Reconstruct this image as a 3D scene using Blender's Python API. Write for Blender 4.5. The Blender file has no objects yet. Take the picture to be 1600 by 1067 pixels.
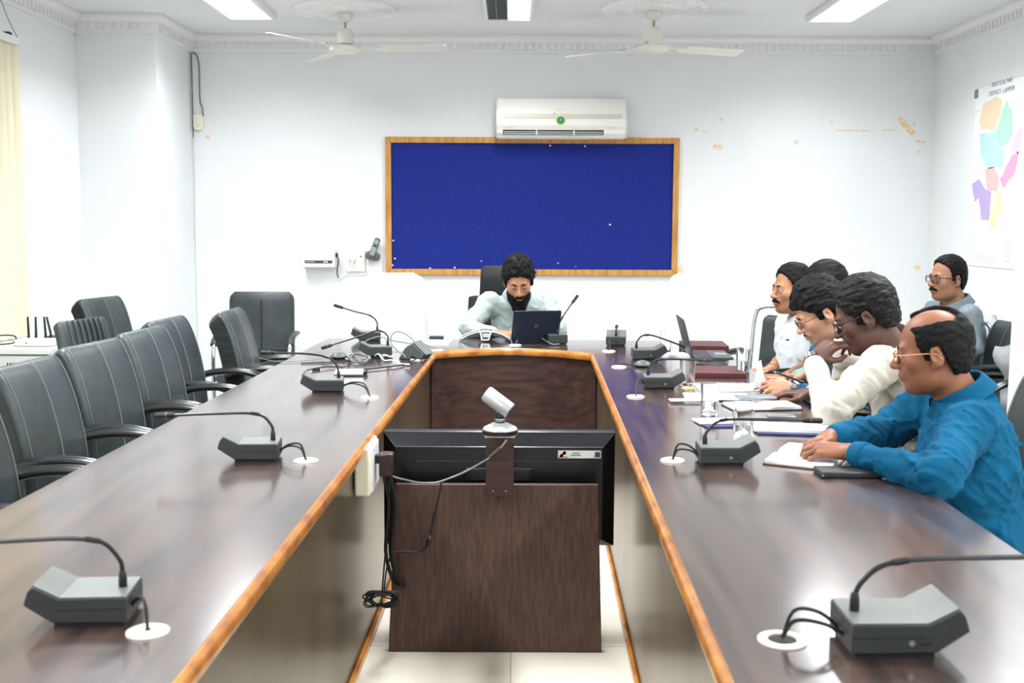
import bpy, math, random
import numpy as np
from mathutils import Vector, Matrix
random.seed(7)
SC = bpy.context.scene
COL = SC.collection
# ------------------------------------------------------------------ camera
F = 1700.0; TH = math.atan(187.5/F); RO = math.radians(.25)
CAM = np.array([0, 0, 1.45])
FW = np.array([0, math.cos(TH), -math.sin(TH)])
_r0 = np.array([1., 0, 0]); _u0 = np.array([0, math.sin(TH), math.cos(TH)])
RT = _r0*math.cos(RO)+_u0*math.sin(RO); UP = _u0*math.cos(RO)-_r0*math.sin(RO)
cd = bpy.data.cameras.new('camera'); cam = bpy.data.objects.new('camera', cd); COL.objects.link(cam)
cd.sensor_width = 36; cd.lens = 36*F/1600; cd.clip_start = .05; cd.clip_end = 60
cam.matrix_world = Matrix(((RT[0], UP[0], -FW[0], CAM[0]), (RT[1], UP[1], -FW[1], CAM[1]), (RT[2], UP[2], -FW[2], CAM[2]), (0, 0, 0, 1)))
cd.dof.use_dof = True; cd.dof.focus_distance = 4.8; cd.dof.aperture_fstop = 5.6
SC.camera = cam
def ray(x, y): return FW+RT*(x-800)/F+UP*(533.5-y)/F
def onz(x, y, z): d = ray(x, y); return CAM+d*(z-CAM[2])/d[2]
def ony(x, y, Y): d = ray(x, y); return CAM+d*(Y/d[1])
def onx(x, y, X): d = ray(x, y); return CAM+d*(X/d[0])
# ------------------------------------------------------------------ world, exposure
w = bpy.data.worlds.new('World'); SC.world = w; w.use_nodes = True
w.node_tree.nodes['Background'].inputs[0].default_value = (.75, .85, 1, 1)
w.node_tree.nodes['Background'].inputs[1].default_value = .3
SC.view_settings.view_transform = 'Standard'; SC.view_settings.look = 'None'
SC.view_settings.exposure = 0.09; SC.view_settings.gamma = 1; SC.view_settings.use_curve_mapping = False
LAMP_W = 34.0; LAMP_COL = (.925, .955, 1.0); LAMP_SPREAD = 146
# ------------------------------------------------------------------ materials
def lin(c): return tuple((x/12.92 if x <= .04045 else ((x+.055)/1.055)**2.4) for x in c)
def rgb(r, g, b): return lin((r/255, g/255, b/255))
def mat(name, col, rough=.5, metal=0, spec=.5, coat=0, trans=0, ior=1.45, emit=None, es=0, noise=None, bump=None, attr=None, alpha=1, sheen=0, coatr=.05):
    m = bpy.data.materials.new(name); m.use_nodes = True
    N = m.node_tree.nodes; L = m.node_tree.links; b = N['Principled BSDF']
    I = b.inputs
    I['Base Color'].default_value = (*col, 1); I['Roughness'].default_value = rough; I['Metallic'].default_value = metal
    I['Specular IOR Level'].default_value = spec; I['Coat Weight'].default_value = coat; I['Coat Roughness'].default_value = coatr
    I['Transmission Weight'].default_value = trans; I['IOR'].default_value = ior; I['Alpha'].default_value = alpha
    I['Sheen Weight'].default_value = sheen; I['Coat IOR'].default_value = 1.6 if coat == 1 else 1.5
    if spec < .3 and sheen == 0: pass
    if emit: I['Emission Color'].default_value = (*emit, 1); I['Emission Strength'].default_value = es
    tc = N.new('ShaderNodeTexCoord')
    def nz(scale, stretch, detail=4):
        mp = N.new('ShaderNodeMapping'); mp.inputs['Scale'].default_value = stretch
        L.new(tc.outputs['Object'], mp.inputs[0]); t = N.new('ShaderNodeTexNoise'); t.inputs['Scale'].default_value = scale
        t.inputs['Detail'].default_value = detail; L.new(mp.outputs[0], t.inputs['Vector']); return t.outputs['Fac']
    last = None
    if attr:
        a = N.new('ShaderNodeAttribute'); a.attribute_name = attr; last = a.outputs['Color']; L.new(last, I['Base Color'])
    if noise:      # (color2, scale, stretch, lo, hi)
        c2, s, st, lo, hi = noise
        r = N.new('ShaderNodeMapRange'); r.inputs[1].default_value = lo; r.inputs[2].default_value = hi; L.new(nz(s, st), r.inputs[0])
        mx = N.new('ShaderNodeMix'); mx.data_type = 'RGBA'; L.new(r.outputs[0], mx.inputs[0])
        mx.inputs[6].default_value = (*col, 1); mx.inputs[7].default_value = (*c2, 1)
        if last: L.new(last, mx.inputs[6])
        L.new(mx.outputs[2], I['Base Color'])
    if bump:       # (scale, stretch, strength, distance)
        s, st, k, d = bump
        bn = N.new('ShaderNodeBump'); bn.inputs['Strength'].default_value = k; bn.inputs['Distance'].default_value = d
        L.new(nz(s, st), bn.inputs['Height']); L.new(bn.outputs[0], I['Normal'])
    return m
O1 = (1, 1, 1)
M = {}
M['wall'] = mat('wall_paint', rgb(232, 235, 236), .75, noise=(rgb(226, 230, 231), 1.6, O1, .4, .7), bump=(60, O1, .05, .002))
M['ceil'] = mat('ceiling_paint', rgb(228, 230, 233), .9, noise=(rgb(222, 224, 227), 1.1, O1, .4, .7))
M['cornice'] = mat('cornice_plaster', rgb(234, 234, 236), .85)
M['laminate'] = mat('dark_laminate', rgb(80, 61, 53), .25, spec=.5, coat=1, coatr=.14, noise=(rgb(44, 33, 31), 2.2, (9, .8, 9), .38, .66), bump=(5, (1, 2.2, 1), .10, .004))
M['laminate_x'] = mat('dark_laminate_cross', rgb(82, 64, 59), .2, spec=.6, coat=1, coatr=.1, noise=(rgb(50, 37, 36), 3.0, (.7, 9, 9), .36, .64))
M['panel'] = mat('panel_laminate_sheen', rgb(92, 80, 60), .3, spec=.5, coat=.2, coatr=.2, noise=(rgb(66, 56, 44), 1.6, (5, 2, .8), .36, .64))  # same dark laminate; olive floor reflection put into the colour
M['panel_end'] = mat('panel_end_laminate', rgb(66, 46, 40), .4, spec=.4, noise=(rgb(46, 30, 28), 3.0, (.8, 9, 12), .36, .64))
M['stand'] = mat('stand_laminate', rgb(84, 62, 52), .42, spec=.4, noise=(rgb(64, 44, 38), 9, (14, 14, .5), .36, .66), bump=(40, (6, 6, .5), .25, .002))
M['beading'] = mat('orange_wood', rgb(186, 122, 48), .28, coat=.4, noise=(rgb(142, 80, 30), 4, (3, 3, 3), .42, .66))
M['beading_pale'] = mat('pale_edge', rgb(214, 190, 140), .4)
M['black'] = mat('black_plastic', rgb(24, 25, 27), .35)
M['blackm'] = mat('black_matte', rgb(20, 20, 22), .6)
M['grey_mic_lit'] = mat('grey_mic_lit_plastic', rgb(102, 106, 101), .38, bump=(300, O1, .05, .001))  # top plates: reflected light put into a paler base colour
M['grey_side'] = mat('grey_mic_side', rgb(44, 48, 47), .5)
M['cream'] = mat('cream_plastic', rgb(232, 228, 206), .4)
M['white'] = mat('white_plastic', rgb(232, 232, 228), .35)
M['whiteg'] = mat('white_gloss', rgb(238, 238, 234), .22)
M['dark'] = mat('dark_hole', rgb(30, 28, 26), .7)
M['paper'] = mat('paper', rgb(244, 245, 248), .8)
M['chrome'] = mat('chrome', rgb(205, 208, 210), .12, metal=1)
M['steel'] = mat('satin_steel', rgb(170, 172, 174), .3, metal=1)
M['silver'] = mat('silver_plastic', rgb(178, 180, 180), .35, metal=.5)
M['glass'] = mat('drinking_glass', (1, 1, 1), .02, trans=1, ior=1.45)
M['clear'] = mat('clear_lens', (1, 1, 1), .02, trans=1, ior=1.08)
# ------------------------------------------------------------------ mesh helpers
def rotm(ax, a):
    c, s = math.cos(a), math.sin(a)
    return np.array({'x': [[1, 0, 0], [0, c, -s], [0, s, c]], 'y': [[c, 0, s], [0, 1, 0], [-s, 0, c]], 'z': [[c, -s, 0], [s, c, 0], [0, 0, 1]]}[ax])
def tag(o, label, cat, group=None, kind=None):
    o['label'] = label; o['category'] = cat
    if group: o['group'] = group
    if kind: o['kind'] = kind
    return o
def empty(name, loc=(0, 0, 0), rz=0, label=None, cat=None, group=None):
    o = bpy.data.objects.new(name, None); o.empty_display_size = .05; COL.objects.link(o)
    o.location = Vector([float(c) for c in loc]); o.rotation_euler = (0, 0, rz)
    if label: tag(o, label, cat, group)
    return o
def link(name, me, parent=None):
    o = bpy.data.objects.new(name, me); COL.objects.link(o)
    if parent is not None: o.parent = parent
    return o
def meshdata(name, v, f, m, smooth=40):
    me = bpy.data.meshes.new(name); me.from_pydata([tuple(map(float, p)) for p in v], [], f); me.validate()
    me.materials.append(m)
    if smooth:
        me.polygons.foreach_set('use_smooth', [True]*len(me.polygons))
        if smooth < 180: me.set_sharp_from_angle(angle=math.radians(smooth))
    me.update(); return me
class MB:
    def __init__(s): s.v = []; s.f = []
    def add(s, v, f):
        n = len(s.v); s.v += [tuple(p) for p in v]; s.f += [tuple(i+n for i in q) for q in f]; return s
    def box(s, c, d, R=None):
        c = np.array(c, float); h = np.array(d, float)/2; P = []
        for z in (-1, 1):
            for y in (-1, 1):
                for x in (-1, 1):
                    q = np.array([x, y, z])*h; P.append(c+(R@q if R is not None else q))
        return s.add(P, [(0, 2, 3, 1), (4, 5, 7, 6), (0, 1, 5, 4), (2, 6, 7, 3), (0, 4, 6, 2), (1, 3, 7, 5)])
    def rings(s, R, cap=True, closed=False):
        n = len(R[0]); v = [p for r in R for p in r]; f = []
        K = len(R)
        for i in range(K if closed else K-1):
            j = (i+1) % K
            for k in range(n): f.append((i*n+k, i*n+(k+1) % n, j*n+(k+1) % n, j*n+k))
        if cap and not closed: f.append(tuple(range(n-1, -1, -1))); f.append(tuple((K-1)*n+k for k in range(n)))
        return s.add(v, f)
    def tube(s, path, r, n=8, closed=False, cap=True, flat=None, up=(0, 0, 1)):
        P = [np.array(p, float) for p in path]; K = len(P)
        if not hasattr(r, '__len__'): r = [r]*K
        R = []; N = None
        for i in range(K):
            a = P[(i-1) % K] if (closed or i > 0) else P[i]; b = P[(i+1) % K] if (closed or i < K-1) else P[i]
            t = b-a; t = t/(np.linalg.norm(t)+1e-12)
            if N is None or flat is not None:
                u = np.array(up, float)
                if abs(u@t) > .97: u = np.array([1., 0, 0]) if abs(t[0]) < .9 else np.array([0, 1., 0])
                N = u
            N = N-t*(N@t); N /= np.linalg.norm(N)+1e-12
            B = np.cross(t, N); fu, fv = flat if flat else (1, 1)
            R.append([P[i]+r[i]*(math.cos(2*math.pi*k/n)*fv*N+math.sin(2*math.pi*k/n)*fu*B) for k in range(n)])
        # orient rings outward
        R = [q[::-1] for q in R]
        return s.rings(R, cap, closed)
    def lathe(s, prof, n=24, c=(0, 0, 0), R=None, sx=1, sy=1):
        c = np.array(c, float); RR = []
        for r, z in prof:
            ring = []
            for k in range(n):
                q = np.array([r*math.cos(2*math.pi*k/n)*sx, r*math.sin(2*math.pi*k/n)*sy, z])
                ring.append(c+(R@q if R is not None else q))
            RR.append(ring)
        return s.rings(RR)
    def prism(s, poly, z0, z1, R=None, c=(0, 0, 0)):
        c = np.array(c, float); n = len(poly); P = []
        for z in (z0, z1):
            for x, y in poly:
                q = np.array([x, y, z]); P.append(c+(R@q if R is not None else q))
        f = [tuple(range(n-1, -1, -1)), tuple(range(n, 2*n))]
        for k in range(n): f.append((k, (k+1) % n, n+(k+1) % n, n+k))
        return s.add(P, f)
    def ball(s, c, r, R=None, n=16, m=10):
        r = np.array(r if hasattr(r, '__len__') else (r, r, r), float); c = np.array(c, float); RR = []
        for i in range(m+1):
            a = math.pi*(i/m-.5); a = max(-1.55, min(1.55, a)); ring = []
            for k in range(n):
                q = np.array([math.cos(a)*math.cos(2*math.pi*k/n), math.cos(a)*math.sin(2*math.pi*k/n), math.sin(a)])*r
                ring.append(c+(R@q if R is not None else q))
            RR.append(ring)
        return s.rings(RR)
    def data(s, name, m, smooth=40): return meshdata(name, s.v, s.f, m, smooth)
    def build(s, name, m, parent=None, smooth=40, bevel=0, seg=2, sub=0, loc=None):
        o = link(name, s.data(name, m, smooth), parent)
        if loc is not None: o.location = loc
        if bevel:
            b = o.modifiers.new('bevel', 'BEVEL'); b.width = bevel; b.segments = seg; b.limit_method = 'ANGLE'; b.angle_limit = math.radians(35)
            b.harden_normals = False
        if sub: q = o.modifiers.new('sub', 'SUBSURF'); q.levels = sub; q.render_levels = sub
        return o
def spline(pts, n=8, closed=False):
    P = [np.array(p, float) for p in pts]; out = []; K = len(P)
    for i in range(K if closed else K-1):
        p0 = P[(i-1) % K] if (closed or i > 0) else 2*P[0]-P[1]
        p1 = P[i]; p2 = P[(i+1) % K]; p3 = P[(i+2) % K] if (closed or i+2 < K) else 2*P[-1]-P[-2]
        for k in range(n):
            t = k/n; out.append(.5*((2*p1)+(-p0+p2)*t+(2*p0-5*p1+4*p2-p3)*t*t+(-p0+3*p1-3*p2+p3)*t**3))
    if not closed: out.append(P[-1])
    return out
def rrect(w, h, r, n=4):
    out = []
    for cx, cy, a0 in ((w/2-r, h/2-r, 0), (-w/2+r, h/2-r, 90), (-w/2+r, -h/2+r, 180), (w/2-r, -h/2+r, 270)):
        for k in range(n+1):
            a = math.radians(a0+90*k/n); out.append((cx+r*math.cos(a), cy+r*math.sin(a)))
    return out
def copy_tree(o, parent=None):
    c = o.copy(); COL.objects.link(c)
    if parent is not None: c.parent = parent
    for ch in [q for q in bpy.data.objects if q.parent == o]: copy_tree(ch, c)
    return c
def struct(o, *_): o['kind'] = 'structure'; return o
# ================================================================== ROOM
XL, XR, YB, YF, ZC = -2.92, 3.12, 8.2, -3.2, 2.80
def floor_mat():
    m = mat('floor_tiles', rgb(222, 216, 200), .22, spec=.5)
    N = m.node_tree.nodes; L = m.node_tree.links; b = N['Principled BSDF']
    tc = N.new('ShaderNodeTexCoord'); br = N.new('ShaderNodeTexBrick')
    br.offset = 0; br.inputs['Color1'].default_value = (*rgb(226, 220, 204), 1); br.inputs['Color2'].default_value = (*rgb(219, 213, 196), 1)
    br.inputs['Mortar'].default_value = (*rgb(190, 180, 158), 1); br.inputs['Scale'].default_value = 1; br.inputs['Mortar Size'].default_value = .003
    br.inputs['Brick Width'].default_value = .6; br.inputs['Row Height'].default_value = .6
    L.new(tc.outputs['Object'], br.inputs['Vector']); L.new(br.outputs[0], b.inputs['Base Color']); return m
M['floor'] = floor_mat()
struct(MB().box(((XL+XR)/2, (YB+YF)/2, -.05), (XR-XL+.4, YB-YF+.4, .1)).build('floor', M['floor']))
struct(MB().box(((XL+XR)/2, (YB+YF)/2, ZC+.05), (XR-XL+.4, YB-YF+.4, .1)).build('ceiling', M['ceil']))
struct(MB().box(((XL+XR)/2, YB+.1, ZC/2), (XR-XL+.4, .2, ZC)).build('wall_back', M['wall']))
struct(MB().box(((XL+XR)/2, YF-.1, ZC/2), (XR-XL+.4, .2, ZC)).build('wall_front', M['wall']))
struct(MB().box((XR+.1, (YB+YF)/2, ZC/2), (.2, YB-YF, ZC)).build('wall_right', M['wall']))
# left wall with a window opening behind the blinds
WY0, WY1, WZ0, WZ1 = 4.3, 6.2, .85, 2.3
lw = MB()
lw.box((XL-.1, (YF+WY0)/2, ZC/2), (.2, WY0-YF, ZC)); lw.box((XL-.1, (YB+WY1)/2, ZC/2), (.2, YB-WY1, ZC))
lw.box((XL-.1, (WY0+WY1)/2, WZ0/2), (.2, WY1-WY0, WZ0)); lw.box((XL-.1, (WY0+WY1)/2, (WZ1+ZC)/2), (.2, WY1-WY0, ZC-WZ1))
struct(lw.build('wall_left', M['wall']))
wn = struct(empty('window_1', (XL-.12, (WY0+WY1)/2, WZ0)))
fr = MB(); H = WZ1-WZ0; W_ = WY1-WY0
for y in (-W_/2+.025, 0, W_/2-.025): fr.box((0, y, H/2), (.05, .05, H))
for z in (.025, H-.025): fr.box((0, 0, z), (.05, W_, .05))
fr.build('window_frame', mat('window_frame_brown', rgb(120, 84, 56), .5), wn)
MB().box((0, 0, H/2), (.006, W_-.06, H-.06)).build('window_pane', mat('frosted_pane', (.8, .85, .85), .3, trans=.8), wn)
# pillars: the boxed corner column at left back, the deep pillar at right
CY, CX = 7.42, -2.385
struct(MB().box(((XL+CX)/2, (CY+YB)/2, ZC/2), (CX-XL, YB-CY, ZC)).build('wall_column_left', M['wall']))
struct(MB().box(((2.36+XR)/2, 4.87, ZC/2), (XR-2.36, .5, ZC)).build('wall_pillar_right', M['wall']))
# cornice: stepped plaster profile with a dentil band
def cornice(name, a, b, inward, m0=0, m1=0):
    a = np.array([*a, 0.]); b = np.array([*b, 0.]); n = np.array([*inward, 0.]); Z = np.array([0, 0, 1.])
    prof = [(0, ZC-.12), (.018, ZC-.12), (.02, ZC-.10), (.035, ZC-.05), (.06, ZC-.028), (.075, ZC-.022), (.075, ZC-.001), (0, ZC-.001)]
    t = (b-a); Lg = np.linalg.norm(t); t /= Lg; m = MB(); m.rings([[a+n*u+Z*z+t*m0*u for u, z in prof], [b+n*u+Z*z+t*m1*u for u, z in prof]])
    k = int(Lg/.055)
    for i in range(k):
        c = a+t*(.03+i*.055)+n*.033+Z*(ZC-.075)
        m.box(c, (.03, .014, .045) if abs(t[0]) > .5 else (.014, .03, .045))
    return struct(m.build(name, M['cornice'], smooth=30))
cornice('trim_1', (CX, YB), (XR, YB), (0, -1))
cornice('trim_2', (XL, CY), (CX, CY), (0, -1), 0, 1)
cornice('trim_3', (CX, CY), (CX, YB), (1, 0), -1, 0)
cornice('trim_4', (XL, .3), (XL, CY), (1, 0))
cornice('trim_5', (XR, 5.35), (XR, YB), (-1, 0))
struct(MB().box(((CX+XR)/2, YB-.008, .05), (XR-CX, .016, .1)).build('baseboard_back', M['floor']))
struct(MB().box((XL+.008, (YF+CY)/2, .05), (.016, CY-YF, .1)).build('baseboard_left', M['floor']))
struct(MB().box((XR-.008, (5.4+YB)/2, .05), (.016, YB-5.4, .1)).build('baseboard_right', M['floor']))
# ------------------------------------------------------------------ ceiling lights
M['lampface'] = mat('lamp_diffuser', (1, 1, 1), .5, emit=(1, 1, 1), es=7)
M['louvre'] = mat('louvre_metal', rgb(150, 155, 158), .3, metal=.8)
def ceiling_light(x, y, label, louvre=False, L=1.22, W=.27):
    t = empty('ceiling_light', (x, y, ZC), 0, label, 'ceiling light', 'ceiling lights')
    f = MB()
    for sx in (-1, 1): f.box((sx*(W/2+.012), 0, -.02), (.024, L+.048, .04))
    for sy in (-1, 1): f.box((0, sy*(L/2+.012), -.02), (W, .024, .04))
    f.build('frame', M['white'], t, bevel=.003)
    MB().box((0 if not louvre else W/4, 0, -.012), (W if not louvre else W/2, L, .012)).build('diffuser', M['lampface'], t)
    if louvre:
        m = MB(); m.box((-W/4, 0, -.006), (W/2, L, .006))
        for i in range(22): m.box((-W/4, -L/2+.03+i*(L-.06)/21, -.022), (W/2-.01, .004, .03))
        m.box((-.008, 0, -.022), (.006, L, .034)); m.box((-W/4-.01, 0, -.022), (.004, L, .03))
        m.build('louvre', M['louvre'], t)
    ld = bpy.data.lights.new('lamp_light', 'AREA'); ld.shape = 'RECTANGLE'; ld.size = W-.02; ld.size_y = L-.02
    ld.energy = LAMP_W*(.84 if y > 6 else 1.75); ld.color = LAMP_COL; ld.spread = math.radians(LAMP_SPREAD if y > 4 else 164)
    lo = bpy.data.objects.new('lamp_light', ld); COL.objects.link(lo); lo.parent = t; lo.location = (0, 0, -.045)
    return t
LAMPS = [(-1.72, 'left'), (-.03, 'middle'), (2.08, 'right')]
for y in (6.72, 4.3, 1.9, -.5):
    far = y > 6
    if y == 1.9: LAMPS = [q for q in LAMPS if q[1] != 'middle']
    for x, s in LAMPS:
        if far: lb = {'left': 'long white ceiling light above the row of empty leather chairs', 'middle': 'narrow ceiling light with a louvred half between the two ceiling fans', 'right': 'long white ceiling light above the seated men, nearest the wall map'}[s]
        else: lb = 'long white ceiling light in the rows overhead, outside the picture'
        ceiling_light(x, y, lb, louvre=(s == 'middle' and far))
# ================================================================== CONFERENCE TABLE
TZ = .75
tb = empty('conference_table', (0, 5.8, 0), 0, 'long U-shaped dark wood conference table with orange wooden beading', 'table')
def tl(P): return [(p[0], p[1]-5.8) for p in P]
def xLI(y): return -.413-(5.812-y)*.0228
def xRI(y): return .427-(5.757-y)*.0221
def xLO(y): return -1.126-(5.815-y)*.0346
def xRO(y): return 1.168-(6.05-y)*.0208
Y0 = .55; SL, SR = 5.79, 5.735
arc = [(-.413+.84*t, 5.812+(5.757-5.812)*t+.19*4*t*(1-t)) for t in np.linspace(0, 1, 17)]
MB().prism(tl([(xLO(Y0), Y0), (xLI(Y0), Y0), (xLI(SL), SL), (xLO(SL), SL)]), .715, TZ).build('tabletop', M['laminate'], tb, smooth=0)
MB().prism(tl([(xRI(Y0), Y0), (xRO(Y0), Y0), (xRO(SR), SR), (xRI(SR), SR)]), .715, TZ).build('tabletop', M['laminate'], tb, smooth=0)
endp = [(xLO(SL+.002), SL+.002), (xLI(SL+.002), SL+.002)]+arc+[(xRI(SR+.002), SR+.002), (xRO(SR+.002), SR+.002), (1.172, 6.42), (-1.10, 6.49)]
MB().prism(tl(endp), .715, TZ).build('tabletop', M['laminate_x'], tb, smooth=0)
inner = [(xLI(Y0), Y0)]+[(xLI(y), y) for y in np.linspace(Y0+.1, 5.7, 12)]+arc+[(xRI(y), y) for y in np.linspace(5.65, Y0+.1, 12)]+[(xRI(Y0), Y0)]
MB().tube([(x, y-5.8, .733) for x, y in inner], .021, 10, flat=(.62, 1.0)).build('inner_beading', M['beading'], tb)
outer = [(xLO(Y0), Y0), (xLO(3), 3), (xLO(SL), SL), (-1.10, 6.49), (0, 6.455), (1.172, 6.42), (xRO(SR), SR), (xRO(3), 3), (xRO(Y0), Y0)]
MB().tube([(x, y-5.8, .732) for x, y in outer], .018, 8, flat=(.25, 1.0)).build('outer_beading', M['beading_pale'], tb)
OV = .03
def vpanel(name, P, z0, z1, th, m):
    a = [np.array(p) for p in P]; v = MB(); ring = []
    for i, p in enumerate(a):
        t = a[min(i+1, len(a)-1)]-a[max(i-1, 0)]; t = t/np.linalg.norm(t); n = np.array([-t[1], t[0]])*th
        q = p+n; ring.append([(p[0], p[1]-5.8, z0), (p[0], p[1]-5.8, z1), (q[0], q[1]-5.8, z1), (q[0], q[1]-5.8, z0)])
    v.rings(ring); return v.build(name, m, tb, smooth=30)
vpanel('inner_panel', [(xLI(Y0)-OV, Y0), (xLI(5.82)-OV, 5.82)], 0, .714, .02, M['panel'])
vpanel('inner_panel', [(x*1.05, y+.02) for x, y in arc], 0, .714, .02, M['panel_end'])
vpanel('inner_panel', [(xRI(5.76)+OV, 5.76), (xRI(Y0)+OV, Y0)], 0, .714, .02, M['panel'])
for P in ([(xLI(Y0)-OV+.006, Y0), (xLI(5.8)-OV+.006, 5.8)], [(xRI(Y0)+OV-.006, Y0), (xRI(5.75)+OV-.006, 5.75)]):
    MB().tube([(P[0][0], P[0][1]-5.8, .018), (P[1][0], P[1][1]-5.8, .018)], .02, 8, flat=(.5, 1)).build('floor_beading', M['beading'], tb)
for y in (.8, 2.2, 3.6, 5.0, 6.0):
    for xa, xb in ((xLO(y)+.14, xLI(y)-.06), (xRI(y)+.06, xRO(y)-.14)):
        MB().box(((xa+xb)/2, y-5.8, .357), (abs(xb-xa), .02, .714)).build('support_panel', M['panel_end'], tb)
MB().box((0, 6.1-5.8+.06, .38), (.9, .02, .66)).build('modesty_panel', M['panel_end'], tb)
GR = []
def grommet(px, py, r=.036, open_=False):
    p = onz(px, py, TZ); GR.append(p)
    m = MB(); m.lathe([(r*.62, .0005), (r*.62, .004), (r*.8, .0055), (r, .003), (r, .0003)] if open_ else [(r*.12, .0045), (r*.2, .005), (r*.85, .0055), (r, .003), (r, .0003)], 28)
    o = m.build('cable_grommet', M['cream'], tb, loc=(p[0], p[1]-5.8, TZ))
    h = MB().lathe([(r*.6, .0002), (r*.6, .0012)] if open_ else [(.004, .004), (.0055, .0062)], 18).build('cable_hole', M['dark'], o)
    return p
for g in ((231, 988), (478, 720.5), (578, 621), (993, 620), (967, 573.5), (951, 549), (1051, 720), (805, 539.5), (683, 548), (652, 562)):
    grommet(*g, open_=False)
grommet(1222, 1001, r=.041, open_=True)
# ================================================================== TV STAND, TV, CAMERA
y0, y1 = 3.545, 3.60
bl, br_ = ony(607, 1018, y0), ony(940, 1019, y0); tL, tR = ony(618, 757, y1), ony(935, 757.5, y1)
zt = (tL[2]+tR[2])/2
st = empty('screen_stand', ((bl[0]+br_[0])/2, y0, 0), 0, 'dark wooden screen stand panel on the tiled floor inside the table', 'stand')
cx0 = (bl[0]+br_[0])/2
def sl(p): return (p[0]-cx0, p[1]-y0)
m = MB(); th = .025
fr4 = [(bl[0]-cx0, 0, .002), (br_[0]-cx0, 0, .002), (tR[0]-cx0, y1-y0, zt), (tL[0]-cx0, y1-y0, zt)]
m.add(fr4+[(x, y+th, z) for x, y, z in fr4], [(0, 1, 2, 3), (7, 6, 5, 4), (0, 4, 5, 1), (1, 5, 6, 2), (2, 6, 7, 3), (3, 7, 4, 0)])
m.build('front_board', M['stand'], st, bevel=.002)
ZTV = ony(957, 857, 3.70)[2]
for s in (-1, 1):
    MB().box((s*.32-.002, .26, (ZTV-.022)/2), (.02, .30, ZTV-.022)).build('side_board', M['stand'], st)
MB().box((0, .26, ZTV-.0115), (.66, .30, .02)).build('shelf', M['stand'], st)
# bracket post screwed to the stand
pb0, pb1 = ony(759, 775, 3.51), ony(803, 684, 3.51)
pw = pb1[0]-pb0[0]; pm = (pb0[0]+pb1[0])/2
bk = MB().box((pm-cx0, 3.537-y0, (pb0[2]+pb1[2])/2), (pw, .055, pb1[2]-pb0[2])).build('camera_post', M['panel_end'], st, bevel=.002)
for dx in (-.022, .02): MB().lathe([(.0025, 0), (.0025, .003)], 8, c=(pm-cx0+dx, 3.509-y0, pb0[2]+.018), R=rotm('x', math.pi/2)).build('screw', M['steel'], bk)
MB().box((pm-cx0, 3.537-y0, pb1[2]+.003), (pw+.006, .06, .006)).build('post_cap', M['beading_pale'], bk)
# television, its back to the camera
ty = 3.70
t0, t1 = ony(597, 676, ty), ony(963, 677, ty); tz0 = ony(957, 857, ty)[2]
tw = t1[0]-t0[0]; tzc = t0[2]; tx = (t0[0]+t1[0])/2; thh = tzc-tz0
tv = empty('television', (tx, ty+.04, tz0), 0, 'black flat television seen from behind on the wooden stand', 'television')
M['tvback'] = mat('tv_back', rgb(17, 19, 24), .3); M['tvedge'] = mat('tv_edge', rgb(60, 64, 70), .25)
m = MB(); a = .0; fo = [(-tw/2, 0), (tw/2, 0), (tw/2, thh), (-tw/2, thh)]; ins = .045
fi = [(-tw/2+ins, .03), (tw/2-ins, .03), (tw/2-ins, thh-.05), (-tw/2+ins, thh-.05)]
m.rings([[(x, .035, z) for x, z in fo], [(x, .0, z) for x, z in fo], [(x*.995, -.006, thh/2+(z-thh/2)*.992) for x, z in fo], [(x, -.035, z) for x, z in fi]][::-1])
m.build('back_housing', M['tvback'], tv, smooth=25, bevel=.002)
MB().box((0, .037, thh/2), (tw-.03, .004, thh-.03)).build('screen', mat('tv_screen', rgb(10, 11, 13), .1), tv)
e = MB(); e.tube([(-tw/2+.002, -.006, thh-.003), (tw/2-.002, -.006, thh-.003)], .0022, 6); e.tube([(-tw/2+ins, -.036, thh-.05), (tw/2-ins, -.036, thh-.05)], .0022, 6)
e.tube([(-tw/2+.002, -.006, thh-.003), (-tw/2+ins, -.036, thh-.05)], .0015, 6); e.tube([(tw/2-.002, -.006, thh-.003), (tw/2-ins, -.036, thh-.05)], .0015, 6)
e.tube([(-tw/2+.12, -.036, thh-.10), (tw/2-.12, -.036, thh-.10)], .0015, 6)
e.build('housing_ridge', M['tvedge'], tv)
v = MB(); v.box((.0, -.038, thh-.145), (.235, .012, .05)); vb = v.build('vent_block', M['black'], tv, bevel=.006)
v = MB()
for i in range(26):
    if abs(i-12.5) > 1:
        for j in range(5): v.box((-.095+i*.0076, -.0445, thh-.162+j*.008), (.0045, .002, .003))
v.build('vent_grille', M['tvedge'], vb)
sx0, sx1 = ony(872, 704, ty)[0]-tx, ony(939, 715, ty)[0]-tx; sz0, sz1 = ony(872, 716, ty)[2]-tz0, ony(872, 704, ty)[2]-tz0
lb = MB().box(((sx0+sx1)/2, -.0372, (sz0+sz1)/2), (sx1-sx0, .002, sz1-sz0)).build('energy_label', mat('label_silver', rgb(208, 208, 205), .4), tv)
q = MB()
for i in range(3):
    for dx in (0, .005): q.lathe([(.006-.0028*(i % 2), 0), (.006-.0028*(i % 2), .0006)], 12, c=(sx0+.012+i*.005, -.0384-.0002*i, sz0+.009+i*.005), R=rotm('x', math.pi/2))
q.box((sx0+.018, -.0385, sz0+.004), (.03, .0006, .003)); q.build('red_star_mark', mat('label_red', rgb(200, 40, 36), .5), lb)
MB().box((sx0+.062, -.0385, sz0+.011), (.034, .0006, .005)).add([], []).build('green_band', mat('label_green', rgb(70, 170, 70), .5), lb)
INKD = mat('label_dark', rgb(70, 76, 90), .5); q = MB()
for i in range(3): MB().box((sx0+.062, -.0385, sz0+.017+.0016*i), (.03-.006*i, .0006, .0007)).build('printed_line', INKD, lb)
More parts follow.
